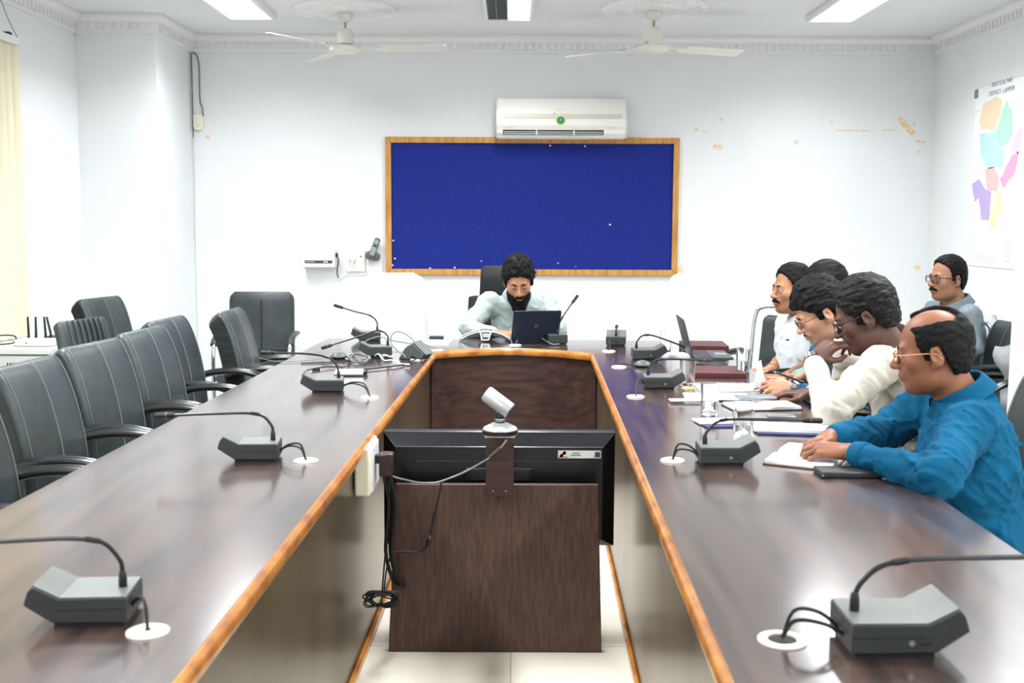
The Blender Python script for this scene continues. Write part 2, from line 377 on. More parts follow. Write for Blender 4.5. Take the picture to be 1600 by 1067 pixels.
q.box((sx1-.012, -.0385, sz0+.013), (.018, .0006, .018)); q.build('label_print', INKD, lb)
# the video camera on the post
vc = empty('video_camera', (pm, 3.537, pb1[2]+.006), 0, 'silver barrel-shaped video conference camera on a round base atop the wooden post', 'camera')
s_ = 3.63/1700
MB().lathe([(.056, 0), (.058, .006), (.058, .018), (.054, .024), (.03, .036), (.02, .04), (.001, .04)], 32).build('base', M['silver'], vc)
MB().lathe([(.0585, .004), (.0592, .006), (.0592, .016), (.0585, .018)], 32).build('base_ring', M['black'], vc)
q = MB().lathe([(.017, .036), (.017, .058), (.014, .075), (.001, .076)], 20).build('neck', M['black'], vc)
MB().lathe([(.0175, .044), (.0182, .046), (.0182, .052), (.0175, .054)], 20).build('collar', M['steel'], q)
R = rotm('y', math.radians(-57))@np.eye(3)
bc = np.array([-.002, .0, .104]); 
R = rotm('z', math.radians(-12))@rotm('y', math.radians(-55))
m = MB().lathe([(.001, -.044), (.024, -.044), (.0275, -.041), (.0275, .052), (.025, .055), (.001, .055)], 32, c=bc, R=R).build('barrel', M['silver'], vc)
MB().lathe([(.001, -.0455), (.021, -.0455), (.0235, -.043), (.0235, -.04)], 28, c=bc, R=R).build('lens', M['black'], m)
MB().lathe([(.001, .0555), (.0235, .0555), (.0235, .057), (.001, .057)], 28, c=bc, R=R).build('end_cap', M['white'], m)
q = MB()
for i in (-1, 0, 1): q.box((i*.022, -.0595+abs(i)*.004, .011), (.006, .004, .005))
q.build('port', M['dark'], vc)
# socket box with plug on the inner panel
sbx = xLI(3.42)-OV; 
y_ = 3.42
sa = onx(575, 700, sbx) ; 
sk = empty('power_socket_box', (sbx+.003, y_, 0), 0, 'cream power socket box fixed to the inner table panel at left', 'socket')
z0_, z1_ = ony(580, 768, y_)[2], ony(580, 692, y_)[2]
MB().box((.025, .03, (z0_+z1_)/2), (.05, .20, z1_-z0_)).build('box', M['cream'], sk, bevel=.008)
MB().box((.052, .03, (z0_+z1_)/2), (.008, .17, z1_-z0_-.02)).build('face_plate', M['whiteg'], sk, bevel=.002)
pz = (z0_+z1_)/2+.012
pl = empty('power_plug', (sbx+.056, y_+.02, pz), 0, 'black power adapter plugged into the cream socket box', 'plug')
MB().box((.012, 0, .012), (.024, .03, .028)).build('prong_block', M['black'], pl, bevel=.004)
MB().box((.04, 0, -.005), (.045, .05, .075)).build('adapter_body', mat('brown_plastic', rgb(46, 30, 26), .35), pl, bevel=.006)
q = MB(); 
for dx, dy in ((.03, .0), (.043, .012), (.052, -.006)):
    q.tube(spline([(dx, dy, -.04), (dx+.012, dy+.03, -.15), (dx+.002, dy+.02, -.30), (dx+.02, dy+.08, -.42), (dx+.04, dy+.2, -.48)], 8), .0062, 8)
q.build('power_cord', M['blackm'], pl)
# ================================================================== MICROPHONE UNITS
MICP = [(0, .008), (0, .052), (.113, .053), (.157, .076), (.166, .066), (.173, .043), (.126, .011)]
Rxz = np.array([[1, 0, 0], [0, 0, -1], [0, 1, 0]], float)     # prism axis along local y
def _mic_data():
    d = {}
    k = .112
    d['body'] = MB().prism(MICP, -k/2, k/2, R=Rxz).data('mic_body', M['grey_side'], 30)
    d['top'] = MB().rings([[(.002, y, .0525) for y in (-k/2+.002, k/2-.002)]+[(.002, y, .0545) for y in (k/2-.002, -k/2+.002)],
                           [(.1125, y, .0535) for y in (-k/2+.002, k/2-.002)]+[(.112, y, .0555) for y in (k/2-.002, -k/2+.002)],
                           [(.157, y, .0765) for y in (-k/2+.002, k/2-.002)]+[(.156, y, .0785) for y in (k/2-.002, -k/2+.002)]]).data('mic_top', M['grey_mic_lit'], 20)
    g = MB()
    g.box((.06, 0, .033), (.1205, k+.0012, .0012))
    d['seam'] = g.data('mic_seam', M['blackm'], 20)
    d['foot'] = MB().box((.066, 0, .0045), (.118, k-.016, .009)).data('mic_foot', M['blackm'], 20)
    d['jack'] = MB().lathe([(.0022, 0), (.0045, .0), (.0045, .0012), (.0022, .0012)], 14, c=(.088, -k/2, .026), R=rotm('x', math.pi/2)).data('mic_jack', M['steel'], 30)
    d['slot'] = MB().box((.108, -k/2-.0002, .024), (.018, .0012, .004)).data('mic_slot', M['dark'], 20)
    d['socket'] = MB().lathe([(.0075, 0), (.0075, .012), (.0062, .026), (.005, .028)], 16, c=(.02, 0, .0545)).data('mic_socket', M['black'], 40)
    return d
MD = _mic_data()
MICRED = mat('mic_red_ring', rgb(120, 30, 34), .3)
def mic(loc, ang, neck, label, gr=None, capsule=True, sc=1.0):
    """loc: inner end of the base on the table, ang: direction the sloped end points to, neck: path above the socket (x forward, y left, z up)"""
    t = empty('desk_microphone', loc, ang, label, 'microphone', 'gooseneck microphones on the conference table')
    t.scale = (sc, sc, sc)
    b = link('base_unit', MD['body'], t)
    bv = b.modifiers.new('bevel', 'BEVEL'); bv.width = .002; bv.segments = 2; bv.limit_method = 'ANGLE'
    link('top_plate', MD['top'], t); link('seam', MD['seam'], b); link('foot', MD['foot'], t); link('jack', MD['jack'], b); link('slot', MD['slot'], b)
    link('neck_socket', MD['socket'], t)
    P = spline([(.02, 0, .08)]+[(.02+x, y, .0545+z) for x, y, z in neck], 8)
    MB().tube(P, .0042, 8).build('gooseneck', M['black'], t)
    k = max(2, int(len(P)*.5)); d = P[k]-P[k-1]; d /= np.linalg.norm(d)
    MB().tube([P[k]-d*.012, P[k]+d*.012], .0056, 10).build('neck_sleeve', M['black'], t)
    if capsule:
        e = P[-1]; d = P[-1]-P[-2]; d /= np.linalg.norm(d)
        c = MB().tube([e-d*.004, e, e+d*.004, e+d*.02, e+d*.05, e+d*.054], [.0045, .0075, .0085, .0088, .0088, .006], 14).build('capsule', M['blackm'], t)
        MB().tube([e+d*.018, e+d*.022], .0092, 14).build('light_ring', MICRED, c)
    if gr is not None:
        ca, sa = math.cos(-ang), math.sin(-ang); dx, dy = (gr[0]-loc[0])/sc, (gr[1]-loc[1])/sc
        g = np.array([ca*dx-sa*dy, sa*dx+ca*dy, .004])
        c = MB()
        for dz, yo in ((.05, .012), (.028, -.014)):
            c.tube(spline([(.004, yo, .022), (g[0]*.35, g[1]*.3+yo, .026+dz*.4), (g[0]*.8, g[1]*.75+yo*.3, .018+dz*.6), (g[0], g[1], .005)], 8), .0032, 6)
        c.build('cable', M['blackm'], t)
    return t
LN = lambda rise, L, tip: [(.004, 0, rise*.55), (.03, 0, rise*.9), (.075, 0, rise), (.15, 0, rise+.0), (L, 0, rise+tip)]
A_ = math.pi
mic(onz(212, 962, TZ), A_+.09, LN(.088, .34, -.008), 'grey gooseneck microphone nearest the camera on the left table', GR[0])
mic(onz(438, 716, TZ), A_+.10, LN(.082, .285, -.003), 'grey gooseneck microphone second from the camera on the left table', GR[1])
mic(onz(537, 611, TZ), A_+.12, [(.006, 0, .05), (.03, 0, .080), (.08, 0, .096), (.16, 0, .104), (.26, 0, .108)], 'grey gooseneck microphone on the left table just before the white boxed charger', GR[2])
mic(onz(612, 556, TZ), A_+.16, [(-.002, 0, .045), (.02, 0, .07), (.06, 0, .078), (.14, 0, .052), (.29, 0, .006)], 'grey gooseneck microphone among tangled cables, its neck drooping leftward', None)
mic(onz(595, 532, TZ), A_+.12, [(.001, 0, .05), (.02, 0, .08), (.06, 0, .10), (.12, 0, .115), (.20, 0, .14)], 'grey gooseneck microphone at the left far corner with its neck rising leftward', None)
mic(onz(1312, 1008, TZ), .0, [(.01, 0, .045), (.04, 0, .07), (.10, 0, .080), (.2, 0, .083), (.36, 0, .086)], 'grey gooseneck microphone nearest the camera on the right table', GR[10], sc=1.10)
mic(onz(1090, 722, TZ), -.03, [(.008, 0, .04), (.035, 0, .066), (.08, 0, .074), (.18, 0, .074), (.285, 0, .073)], 'grey gooseneck microphone in front of the man in blue', GR[6])
mic(onz(1005, 606, TZ), -.03, [(.005, 0, .04), (.03, 0, .063), (.07, 0, .069), (.14, 0, .069), (.215, 0, .066)], 'grey gooseneck microphone before the drinking glasses, second mic from the man in blue', GR[3])
mic(onz(988, 561, TZ), .02, [(.005, 0, .04), (.03, 0, .066), (.08, 0, .068), (.16, 0, .042), (.24, 0, .012)], 'grey gooseneck microphone beside the open side-facing laptop', None)
mic(onz(962, 541, TZ), math.pi/2-.12, [(.003, 0, .012), (.02, 0, .026), (.06, 0, .036), (.10, 0, .04)], 'grey microphone seen from behind with a short neck at the far right corner', GR[5])
mic(onz(872, 538, TZ), math.pi/2+.1, [(-.004, -.004, .05), (-.004, -.024, .095), (.008, -.062, .15), (.014, -.086, .182)], 'grey microphone with tall upright neck beside the bearded man', None)
# ================================================================== ON THE BACK WALL
WYB = YB
def wl(px, py, d=0.0): return ony(px, py, WYB-d)
b0, b1, b2, b3 = wl(602, 213.5), wl(1061.5, 216.5), wl(604, 427), wl(1057, 432.7)
bx0, bx1, bz0, bz1 = (b0[0]+b2[0])/2, (b1[0]+b3[0])/2, (b2[2]+b3[2])/2, (b0[2]+b1[2])/2
bd = empty('notice_board', ((bx0+bx1)/2, WYB, bz0), 0, 'large blue felt notice board in a wooden frame on the back wall', 'notice board')
bw, bh = bx1-bx0, bz1-bz0; fw_ = .044
M['felt'] = mat('blue_felt', rgb(15, 33, 118), .95, noise=(rgb(20, 40, 132), 90, O1, .3, .7), bump=(400, O1, .2, .001))
M['frame'] = mat('board_frame_wood', rgb(200, 150, 78), .4, noise=(rgb(168, 112, 52), 5, (8, 1, 1), .4, .7))
MB().box((0, -.009, bh/2), (bw-.04, .016, bh-.04)).build('felt_panel', M['felt'], bd)
def rail(p): 
    m = MB(); m.prism(p, -.034, -.001, R=Rxz); return m
for p in ([(-bw/2, 0), (bw/2, 0), (bw/2-fw_, fw_), (-bw/2+fw_, fw_)], [(-bw/2, bh), (-bw/2+fw_, bh-fw_), (bw/2-fw_, bh-fw_), (bw/2, bh)],
          [(-bw/2, 0), (-bw/2+fw_, fw_), (-bw/2+fw_, bh-fw_), (-bw/2, bh)], [(bw/2, 0), (bw/2, bh), (bw/2-fw_, bh-fw_), (bw/2-fw_, fw_)]):
    m = MB(); m.add([(x, -.034, z) for x, z in p]+[(x, -.001, z) for x, z in p], [(0, 1, 2, 3), (7, 6, 5, 4)]+[(k, 4+k, 4+(k+1) % 4, (k+1) % 4) for k in range(4)])
    m.build('frame_rail', M['frame'], bd, bevel=.004)
pins = {'white': rgb(245, 245, 245), 'pink': rgb(235, 60, 170), 'teal': rgb(90, 200, 210)}
PM = {k: mat('pin_'+k, v, .3) for k, v in pins.items()}
for (px, py, c, wh) in ((859.5, 227.5, 'white', 'under the left of the air conditioner'), (914, 228.5, 'white', 'under the right of the air conditioner'), (953, 351, 'white', 'alone in the right half'),
        (614.5, 376, 'white', 'highest along the left edge'), (617, 404, 'white', 'just above the lower left corner pin'), (613.5, 414.5, 'white', 'in the lower left corner'), (672, 419, 'white', 'second along the lower edge'),
        (710.5, 418, 'white', 'third along the lower edge'), (752, 408, 'teal', 'left of the bearded man, lower part'), (872, 411.5, 'teal', 'right of the bearded man, lower part'), (899.5, 416.5, 'pink', 'near the lower edge')):
    p = ony(px, py, WYB-.018)
    tag(MB().ball((0, 0, 0), (.0068, .008, .0068), n=10, m=6).build('push_pin', PM[c], loc=p), c+' push pin '+wh+' of the blue board', 'push pin', 'push pins on the notice board')
# air conditioner
ya = WYB-.2
a0, a1 = ony(775, 152, ya), ony(980, 216, ya); ax = (a0[0]+a1[0])/2; aw = a1[0]-a0[0]; az0 = a1[2]; ah = a0[2]-a1[2]
ac = empty('air_conditioner', (ax, WYB, az0), 0, 'white split air conditioner on the wall above the blue board', 'air conditioner')
pr = [(-.002, 0), (-.15, 0), (-.185, .035), (-.185, .06), (-.20, .09), (-.19, .17), (-.165, ah-.03), (-.14, ah), (-.002, ah)]
M['acw'] = mat('ac_white', rgb(236, 236, 228), .3)
MB().rings([[(x, y, z) for y, z in pr] for x in (-aw/2+.012, aw/2-.012)]).build('casing', M['acw'], ac, smooth=25, bevel=.004)
for s in (-1, 1): MB().rings([[(s*(aw/2-.0115)+dx, y*.985, .003+z*.985) for y, z in pr] for dx in ((-.0115, .0115))]).build('end_cap', mat('ac_cap', rgb(214, 216, 212), .25), ac, smooth=25, bevel=.004)
MB().add([(-aw/2+.045, -.1985, .142), (aw/2-.04, -.1985, .142), (aw/2-.04, -.1925, .172), (-aw/2+.045, -.1925, .172)], [(0, 1, 2, 3)]).build('trim_stripe', mat('ac_stripe', rgb(212, 204, 186), .4), ac)
m = MB(); m.add([(-aw/2+.05, -.187, .022), (aw/2-.17, -.187, .022), (aw/2-.17, -.187, .058), (-aw/2+.05, -.187, .058)], [(0, 1, 2, 3)])
m.build('outlet_slot', M['dark'], ac)
m = MB()
m.box((-.06, -.19, .030), (aw-.23, .012, .004)); m.box((-.06, -.19, .043), (aw-.23, .012, .004))
m.build('louvre_vane', M['white'], ac)
for dx in (-.18, .09): MB().box((dx, -.192, .038), (.008, .01, .034)).build('vane_clip', M['white'], ac)
def disc(r, y, R0=0): return MB().lathe([(r, 0), (r, .0015)], 28, R=rotm('x', math.pi/2+math.radians(-6)))
p = ony(876, 188, ya)-np.array([ax, WYB, az0])
k = disc(.036, 0).build('sticker_ring', mat('sticker_yellow', rgb(222, 226, 90), .5), ac, loc=(p[0], -.201, p[2]))
disc(.028, 0).build('sticker_disc', mat('sticker_green', rgb(20, 130, 118), .5), k, loc=(0, -.0008, 0))
m = MB(); m.box((0, -.003, .004), (.007, .001, .022)); m.box((0, -.003, -.016), (.014, .001, .008)); m.box((.002, -.003, .004), (.016, .001, .006))
m.build('sticker_figure', mat('sticker_light', rgb(150, 214, 190), .5), k)
p = ony(866, 177, ya)-np.array([ax, WYB, az0]); MB().ball((p[0], -.196, p[2]), .004, n=8, m=6).build('indicator', mat('indicator_green', rgb(60, 140, 130), .4), ac)
for (px, py, wd) in ((877, 170.5, .05), (795, 199.5, .075), (958, 200, .07)):
    p = ony(px, py, ya)-np.array([ax, WYB, az0]); m = MB()
    yy = -.1935 if py < 180 else -.203
    for i in range(9):
        if i % 4 != 3: m.box((p[0]-wd/2+i*wd/8, yy+.0, p[2]), (wd/11, .002, .004))
    m.build('faint_lettering', mat('lettering_grey', rgb(176, 176, 170), .5), ac)
# voltage stabiliser
s0, s1 = ony(472, 387, WYB-.11), ony(523, 418, WYB-.11)
sb = empty('voltage_stabiliser', ((s0[0]+s1[0])/2, WYB, s1[2]), 0, 'white box-shaped voltage stabiliser with a dark display strip on the wall', 'stabiliser')
sw, sh = s1[0]-s0[0], s0[2]-s1[2]
MB().box((0, -.0565, sh/2), (sw, .109, sh)).build('case', M['whiteg'], sb, bevel=.006)
st_ = MB().box((.0, -.112, .042), (sw*.86, .003, .022)).build('display_strip', mat('strip_dark', rgb(70, 72, 74), .3), sb)
m = MB()
for i in range(8): m.box((-sw*.38+i*.0085, -.1142, .042), (.006, .001, .009))
m.build('strip_lettering', mat('strip_orange', rgb(214, 150, 120), .4), st_)
m = MB(); 
for i in range(2): m.box((.045+i*.018, -.1142, .042), (.011, .001, .011))
m.build('digit_display', mat('digit_red', rgb(250, 190, 190), .4, emit=(1, .5, .5), es=.5), st_)
MB().box((sw/2+.006, -.05, sh*.62), (.014, .03, .03)).build('cable_gland', M['blackm'], sb, bevel=.003)
# switch plates, plug and leads
w0, w1 = ony(540, 391, WYB), ony(571, 424, WYB)
sp = empty('switch_plate', ((w0[0]+w1[0])/2, WYB, w1[2]), 0, 'white switch plate holding a round cream plug, beside the stabiliser', 'switch plate')
ww, wh = w1[0]-w0[0], w0[2]-w1[2]
MB().box((0, -.009, wh/2), (ww, .016, wh)).build('plate', M['white'], sp, bevel=.003)
for i in range(2): 
    q = MB().box((.045, -.0185, wh*.68-i*.035), (.02, .005, .026)).build('rocker_switch', M['whiteg'], sp, bevel=.001)
    if i == 0: MB().box((0.045, -.022, wh*.68+.005), (.011, .003, .01)).build('indicator', M['grey_side'], q)
p = ony(550, 405, WYB-.04)
pg = empty('round_plug', (p[0], WYB-.018, p[2]), 0, 'round cream plug with a white lead in the switch plate', 'plug')
MB().lathe([(.026, 0), (.027, .006), (.024, .02), (.015, .028), (.001, .03)], 24, R=rotm('x', math.pi/2)).build('body', M['cream'], pg)
MB().tube([(0, -.016, -.015), (0, -.018, -.05)], [.012, .007], 10).build('neck', M['cream'], pg)
def loc_path(pix, o, d): return [np.array(ony(x, y, WYB-dd))-np.array(o) for (x, y), dd in zip(pix, d)]
o = (p[0], WYB-.018, p[2])
MB().tube(spline(loc_path([(550, 417), (547, 423), (541, 429), (533, 434), (529, 434)], o, [.035, .03, .02, .02, .03]), 6), .004, 6).build('lead', M['white'], pg)
so = ((s0[0]+s1[0])/2, WYB, s1[2])
MB().tube(spline(loc_path([(526, 400), (529, 408), (527, 420), (527, 429), (529, 434)], so, [.05, .05, .045, .04, .03]), 6), .0042, 6).build('lead', M['blackm'], sb)
MB().tube(spline(loc_path([(525, 390), (531, 396), (533, 412), (536, 424), (543, 428.5), (560, 429), (578, 429)], so, [.05, .04, .03, .02, .012, .008, .008]), 6), .0034, 6).build('lead', M['white'], sb)
w0, w1 = ony(572.5, 382, WYB), ony(598, 428, WYB)
tag(MB().box((0, -.008, 0), (w1[0]-w0[0], .014, w0[2]-w1[2])).build('wall_plate', M['white'], loc=((w0[0]+w1[0])/2, WYB, (w0[2]+w1[2])/2), bevel=.003), 'blank white wall plate behind the cordless phone', 'wall plate')
p = ony(582, 400, WYB-.06)
ph = empty('cordless_phone', (p[0], WYB-.015, p[2]), 0, 'grey cordless phone tilted in its cradle on the back wall', 'phone')
M['phone'] = mat('phone_grey', rgb(92, 97, 98), .4)
RT2 = rotm('y', math.radians(17))
MB().prism(rrect(.108, .062, .026, 5), 0, .05, R=rotm('y', math.radians(12))@rotm('x', math.pi/2)).build('cradle', M['phone'], ph, bevel=.008)
Rh = rotm('y', math.radians(20))@rotm('x', math.radians(84))
hs = MB().prism(rrect(.044, .15, .016, 5), .0, .026, R=Rh, c=(.018, -.036, .062)).build('handset', M['phone'], ph, bevel=.006)
def onh(u, v): return np.array((.018, -.036, .062))+Rh@np.array([u, v, .0268])
for nm, (u, v), (du, dv), mm in (('screen', (0, .042), (.026, .03), mat('phone_screen', rgb(126, 170, 168), .25)), ('nav_key', (0, .012), (.016, .012), M['black'])):
    MB().box(onh(u, v), (du, dv, .002), R=Rh).build(nm, mm, hs)
KEY = mat('phone_key', rgb(200, 205, 205), .4)
for r in range(5):
    for c in range(3): MB().box(onh(-.012+c*.012, -.004-r*.0125), (.0085, .007, .002), R=Rh).build('key', KEY, hs)
MB().tube(spline([(-.03, -.01, -.03), (-.035, -.004, -.09), (-.02, -.004, -.125)], 6), .0025, 6).build('lead', M['white'], ph)
# loop of cable and its small switch, left of the board
o = ony(297, 85, WYB)
cl = empty('wall_cable', (o[0], WYB, o[2]), 0, 'thin grey cable looped near the ceiling and running down the back wall', 'cable')
M['cab'] = mat('cable_grey', rgb(110, 112, 112), .6); M['cabw'] = mat('cable_painted', rgb(206, 208, 208), .7)
P = [(317.5, 182), (316, 168), (312.5, 158), (311.5, 130), (311, 105), (308.5, 90), (304, 83), (299.5, 84), (299, 92), (300, 130), (301, 180), (302, 215)]
MB().tube(spline(loc_path(P, o, [.02, .012]+[.008]*10), 6), .0045, 6).build('loop', M['cab'], cl)
P = [(302, 215), (303.5, 280), (304.5, 360), (306, 430), (308, 500), (310, 570)]
MB().tube(spline(loc_path(P, o, [.005]*6), 6), .0026, 6).build('run', M['cabw'], cl)
for (x, y) in ((299.5, 138), (301, 181), (302, 229), (303, 270), (304, 310), (307, 470)):
    q = np.array(ony(x, y, WYB-.006))-np.array(o); MB().box(q, (.016, .012, .008)).build('cable_clip', M['white'], cl)
p = ony(311, 191, WYB)
sw_ = empty('cord_switch', (p[0], WYB, p[2]), 0, 'small white cord switch on the wall under the looped cable', 'switch')
MB().prism(rrect(.075, .125, .03, 5), .002, .03, R=rotm('x', math.pi/2)).build('body', M['cream'], sw_, bevel=.008)
MB().box((0, -.032, .015), (.022, .008, .05)).build('rocker', M['white'], sw_, bevel=.003)
MB().ball((-.008, -.03, -.028), .004, n=8, m=6).build('indicator', M['dark'], sw_)
# yellowed tape remains
M['tape'] = mat('old_tape', rgb(226, 196, 142), .6, noise=(rgb(240, 226, 196), 30, O1, .4, .6))
def tape(name, polys, label, seed=0, wall='b'):
    rnd = random.Random(seed); m = MB(); P0 = None
    for (x, y, w_, h_, a) in polys:
        c = ony(x, y, WYB) if wall == 'b' else onx(x, y, XR)
        if P0 is None: P0 = c
        s = 8.2/1700; pts = []
        for k in range(12):
            t = 2*math.pi*k/12; rx = max(-.5, min(.5, .62*math.cos(t)))*w_*s*(1-.25*rnd.random()); rz = max(-.5, min(.5, .62*math.sin(t)))*h_*s*(1-.25*rnd.random())
            ca, sa = math.cos(a), math.sin(a); u, v = rx*ca-rz*sa, rx*sa+rz*ca
            pts.append((u, v))
        d = np.array(c)-np.array(P0)
        f = [(d[0]+u, -.0015, d[2]+v) for u, v in pts]; g = [(d[0]+u, -.0004, d[2]+v) for u, v in pts]; n = 12
        m.add(f+g, [tuple(range(n))]+[(k, n+k, n+(k+1) % n, (k+1) % n) for k in range(n)])
    o = m.build(name, M['tape'], loc=P0); tag(o, label, 'tape', 'yellowed tape remains on the back wall'); return o
tape('tape_scrap', [(324.5, 215, 8, 9, .1)], 'small yellowed tape square on the wall below the cord switch')
tape('tape_scrap', [(1121, 230, 17, 9, 0)], 'yellowed tape rectangle on the wall right of the board, lower of the pair', 1)
tape('tape_scrap', [(1088, 203, 7, 5, 0)], 'small tape scrap at the left end of the row right of the board', 2)
tape('tape_scrap', [(1101, 205.5, 10, 2.5, 0)], 'thin tape strip just right of the board, beside the small scrap', 12)
tape('tape_scrap', [(1127, 187, 6, 7, .6)], 'tiny tape flake above the tape rectangle right of the board', 3)
tape('tape_scrap', [(1299, 191, 5, 4, 0)], 'tiny tape dot above the long thin tape line', 4)
tape('tape_scrap', [(1333, 204, 68, 2.6, -.005)], 'long thin broken tape line high on the right part of the wall', 5)
tape('tape_scrap', [(1392, 203, 30, 2.4, .02)], 'short thin tape line ending at the broad slanted tape strip', 15)
tape('tape_scrap', [(1417, 198, 44, 11, -.82)], 'broad slanted tape strip near the right wall corner', 6)
tape('tape_scrap', [(1439, 222, 17, 4, -.12)], 'flat tape flake at the foot of the slanted strip', 7)
tape('tape_scrap', [(1428, 194, 5, 7, .2)], 'little tape flake right of the slanted strip', 17)
tape('tape_scrap', [(1436, 238, 6, 6, .6)], 'small triangular tape flake below the slanted strip', 8)
tape('tape_scrap', [(1244, 223, 6, 8, -.4)], 'tiny tape flake midway along the right part of the wall', 9)
tape('tape_scrap', [(1433, 419, 11, 9, .2)], 'tape scrap low on the wall left of the man in grey', 10)
tape('tape_scrap', [(1064, 424, 9, 20, .1)], 'pale tape scrap at the lower right corner of the notice board', 11)
# ================================================================== MAP ON THE RIGHT WALL
XM = XR-.004
mp = [onx(1522, 143, XM), onx(1600, 113, XM), onx(1512, 414, XM)]
ym0, zt_, zb_ = mp[0][1], mp[0][2], mp[2][2]
# chart runs from its left edge (far) towards the camera; u = metres from the left edge, v = height
mo = empty('wall_map', (XR, ym0, zb_), 0, 'large pale coloured district map hanging on the right wall', 'map')
MWD, MHT = 1.12, zt_-zb_+.02
def mpoly(name, pts, m, off, parent=mo): 
    n = len(pts); q = MB(); q.add([(-off, -u, v) for u, v in pts], [tuple(range(n))]); return q.build(name, m, parent, smooth=0)
MB().box((-.003, -MWD/2, MHT/2), (.004, MWD, MHT)).build('sheet', mat('map_paper', rgb(240, 243, 244), .6), mo)
sh_ = mo
def mp_uv(px, py): q = onx(px, py, XM); return (ym0-q[1], q[2]-zb_)
def jag(pts, seed, amp=.012):
    rnd = random.Random(seed); out = []
    for i in range(len(pts)):
        a, b = pts[i], pts[(i+1) % len(pts)]
        for k in range(4):
            t = k/4; out.append((a[0]+(b[0]-a[0])*t+(rnd.uniform(-amp, amp) if k else 0), a[1]+(b[1]-a[1])*t+(rnd.uniform(-amp, amp) if k else 0)))
    return out
regs = {'orange_region': ([(1537, 163), (1557, 150), (1566, 158), (1563, 180), (1555, 203), (1534, 203), (1531, 190)], rgb(238, 214, 182)),
        'green_region': ([(1566, 175), (1573, 157), (1582, 175), (1583, 205), (1574, 225), (1563, 230), (1557, 205)], rgb(176, 224, 204)),
        'blue_region': ([(1531, 210), (1556, 206), (1562, 232), (1572, 236), (1565, 262), (1542, 262), (1532, 240)], rgb(184, 220, 238)),
        'pink_region': ([(1590, 205), (1600, 196), (1612, 190), (1612, 225), (1596, 240), (1580, 236)], rgb(232, 198, 216)),
        'rose_region': ([(1582, 242), (1592, 236), (1586, 270), (1568, 294), (1562, 280)], rgb(224, 164, 196)),
        'peach_region': ([(1540, 264), (1555, 262), (1562, 282), (1558, 300), (1542, 296)], rgb(232, 188, 186)),
        'purple_region': ([(1519, 288), (1530, 280), (1540, 296), (1549, 300), (1545, 345), (1533, 342), (1530, 310), (1523, 316)], rgb(186, 168, 214)),
        'yellow_region': ([(1556, 302), (1566, 292), (1568, 325), (1560, 345), (1548, 360), (1545, 340)], rgb(236, 230, 186))}
for i, (k, (pts, c)) in enumerate(regs.items()):
    mpoly(k, jag([mp_uv(*p) for p in pts], i, .007), mat('map_'+k, c, .6), .0062)
INK = mat('map_ink', rgb(120, 126, 130), .6)
def txt(name, s, size, u, v, m=INK, parent=mo, off=.0064):
    c = bpy.data.curves.new(name, 'FONT'); c.body = s; c.size = size; c.align_x = 'CENTER'
    o = bpy.data.objects.new('tmp', c); COL.objects.link(o); dg = bpy.context.evaluated_depsgraph_get()
    me = bpy.data.meshes.new_from_object(o.evaluated_get(dg)); bpy.data.objects.remove(o); me.materials.clear(); me.materials.append(m)
    q = link(name, me, parent); q.rotation_euler = (math.pi/2, 0, -math.pi/2); q.location = (-off, -u, v); return q
uu = mp_uv(1566, 132)
txt('map_title', 'POLITICAL MAP', .042, uu[0], uu[1]); txt('map_title', 'DISTRICT : LAMPUR', .042, uu[0], uu[1]-.055)
e0 = mp_uv(1526, 147); mpoly('corner_emblem', [(e0[0]-.03, e0[1]-.03), (e0[0]+.03, e0[1]-.03), (e0[0]+.03, e0[1]+.03), (e0[0]-.03, e0[1]+.03)], mat('map_emblem', rgb(120, 136, 126), .6), .0062)
q = MB(); L0, L1 = .0, .9
for v in (MHT-.005, MHT-.16, .22): q.box((-.0055, -(.02+.5), v), (.001, 1.0, .003))
q.box((-.0055, -.02, MHT/2+.04), (.001, .003, MHT-.26))
q.build('border_lines', mat('map_line', rgb(196, 202, 206), .6), mo)
q = MB(); rnd = random.Random(3)
for i in range(6): q.box((-.0055, -.62-rnd.uniform(0, .03), .05+i*.026), (.001, .07, .006))
for i in range(4): q.box((-.0055, -.3-.02*(i % 2), .035+i*.012), (.001, .3, .003))
for i in range(14): q.box((-.0055, -.05-rnd.uniform(0, .02), .04+i*.012), (.001, .02, .004))
q.build('legend_print', mat('map_legend', rgb(186, 194, 200), .6), mo)
# ================================================================== BLINDS, FANS
bl_y1 = 6.34; XBL = XL+.09
bn = empty('vertical_blind', (XBL, bl_y1, 0), 0, 'cream vertical blind with slim slats hanging over the left window', 'blind')
zt2 = ony(30, 66, bl_y1)[2]
MB().box((0, -1.1, zt2+.0), (.05, 2.2, .045)).build('head_rail', M['white'], bn, bevel=.003)
M['slat'] = mat('blind_fabric', rgb(226, 218, 190), .8, trans=.0)
zb2 = ony(38, 522, bl_y1)[2]
for i in range(22):
    a = math.radians(-24+5*math.sin(i*2.1)); w2 = .084
    R = rotm('z', a); m = MB(); g = []
    for z in (zb2, zt2-.03):
        g.append([R@np.array([.0012*s+.006*(1-(2*u)**2), u*w2, 0])+np.array([0, -.05-i*.098, z]) for s, uu_ in ((-1, (-.5, -.25, 0, .25, .5)), (1, (.5, .25, 0, -.25, -.5))) for u in uu_])
    m.rings(g); m.build('slat', M['slat'], bn, smooth=60)
MB().tube(spline([(.02, -.02, zt2+.02), (-.02, -.04, zt2+.12), (-.05, -.14, zt2+.32)], 6), .002, 6).build('cord', M['cab'], bn)
MB().box((.0, -.1, zt2+.03), (.03, .04, .02)).build('rail_bracket', M['grey_side'], bn)
M['fan'] = mat('fan_cream', rgb(226, 226, 216), .35)
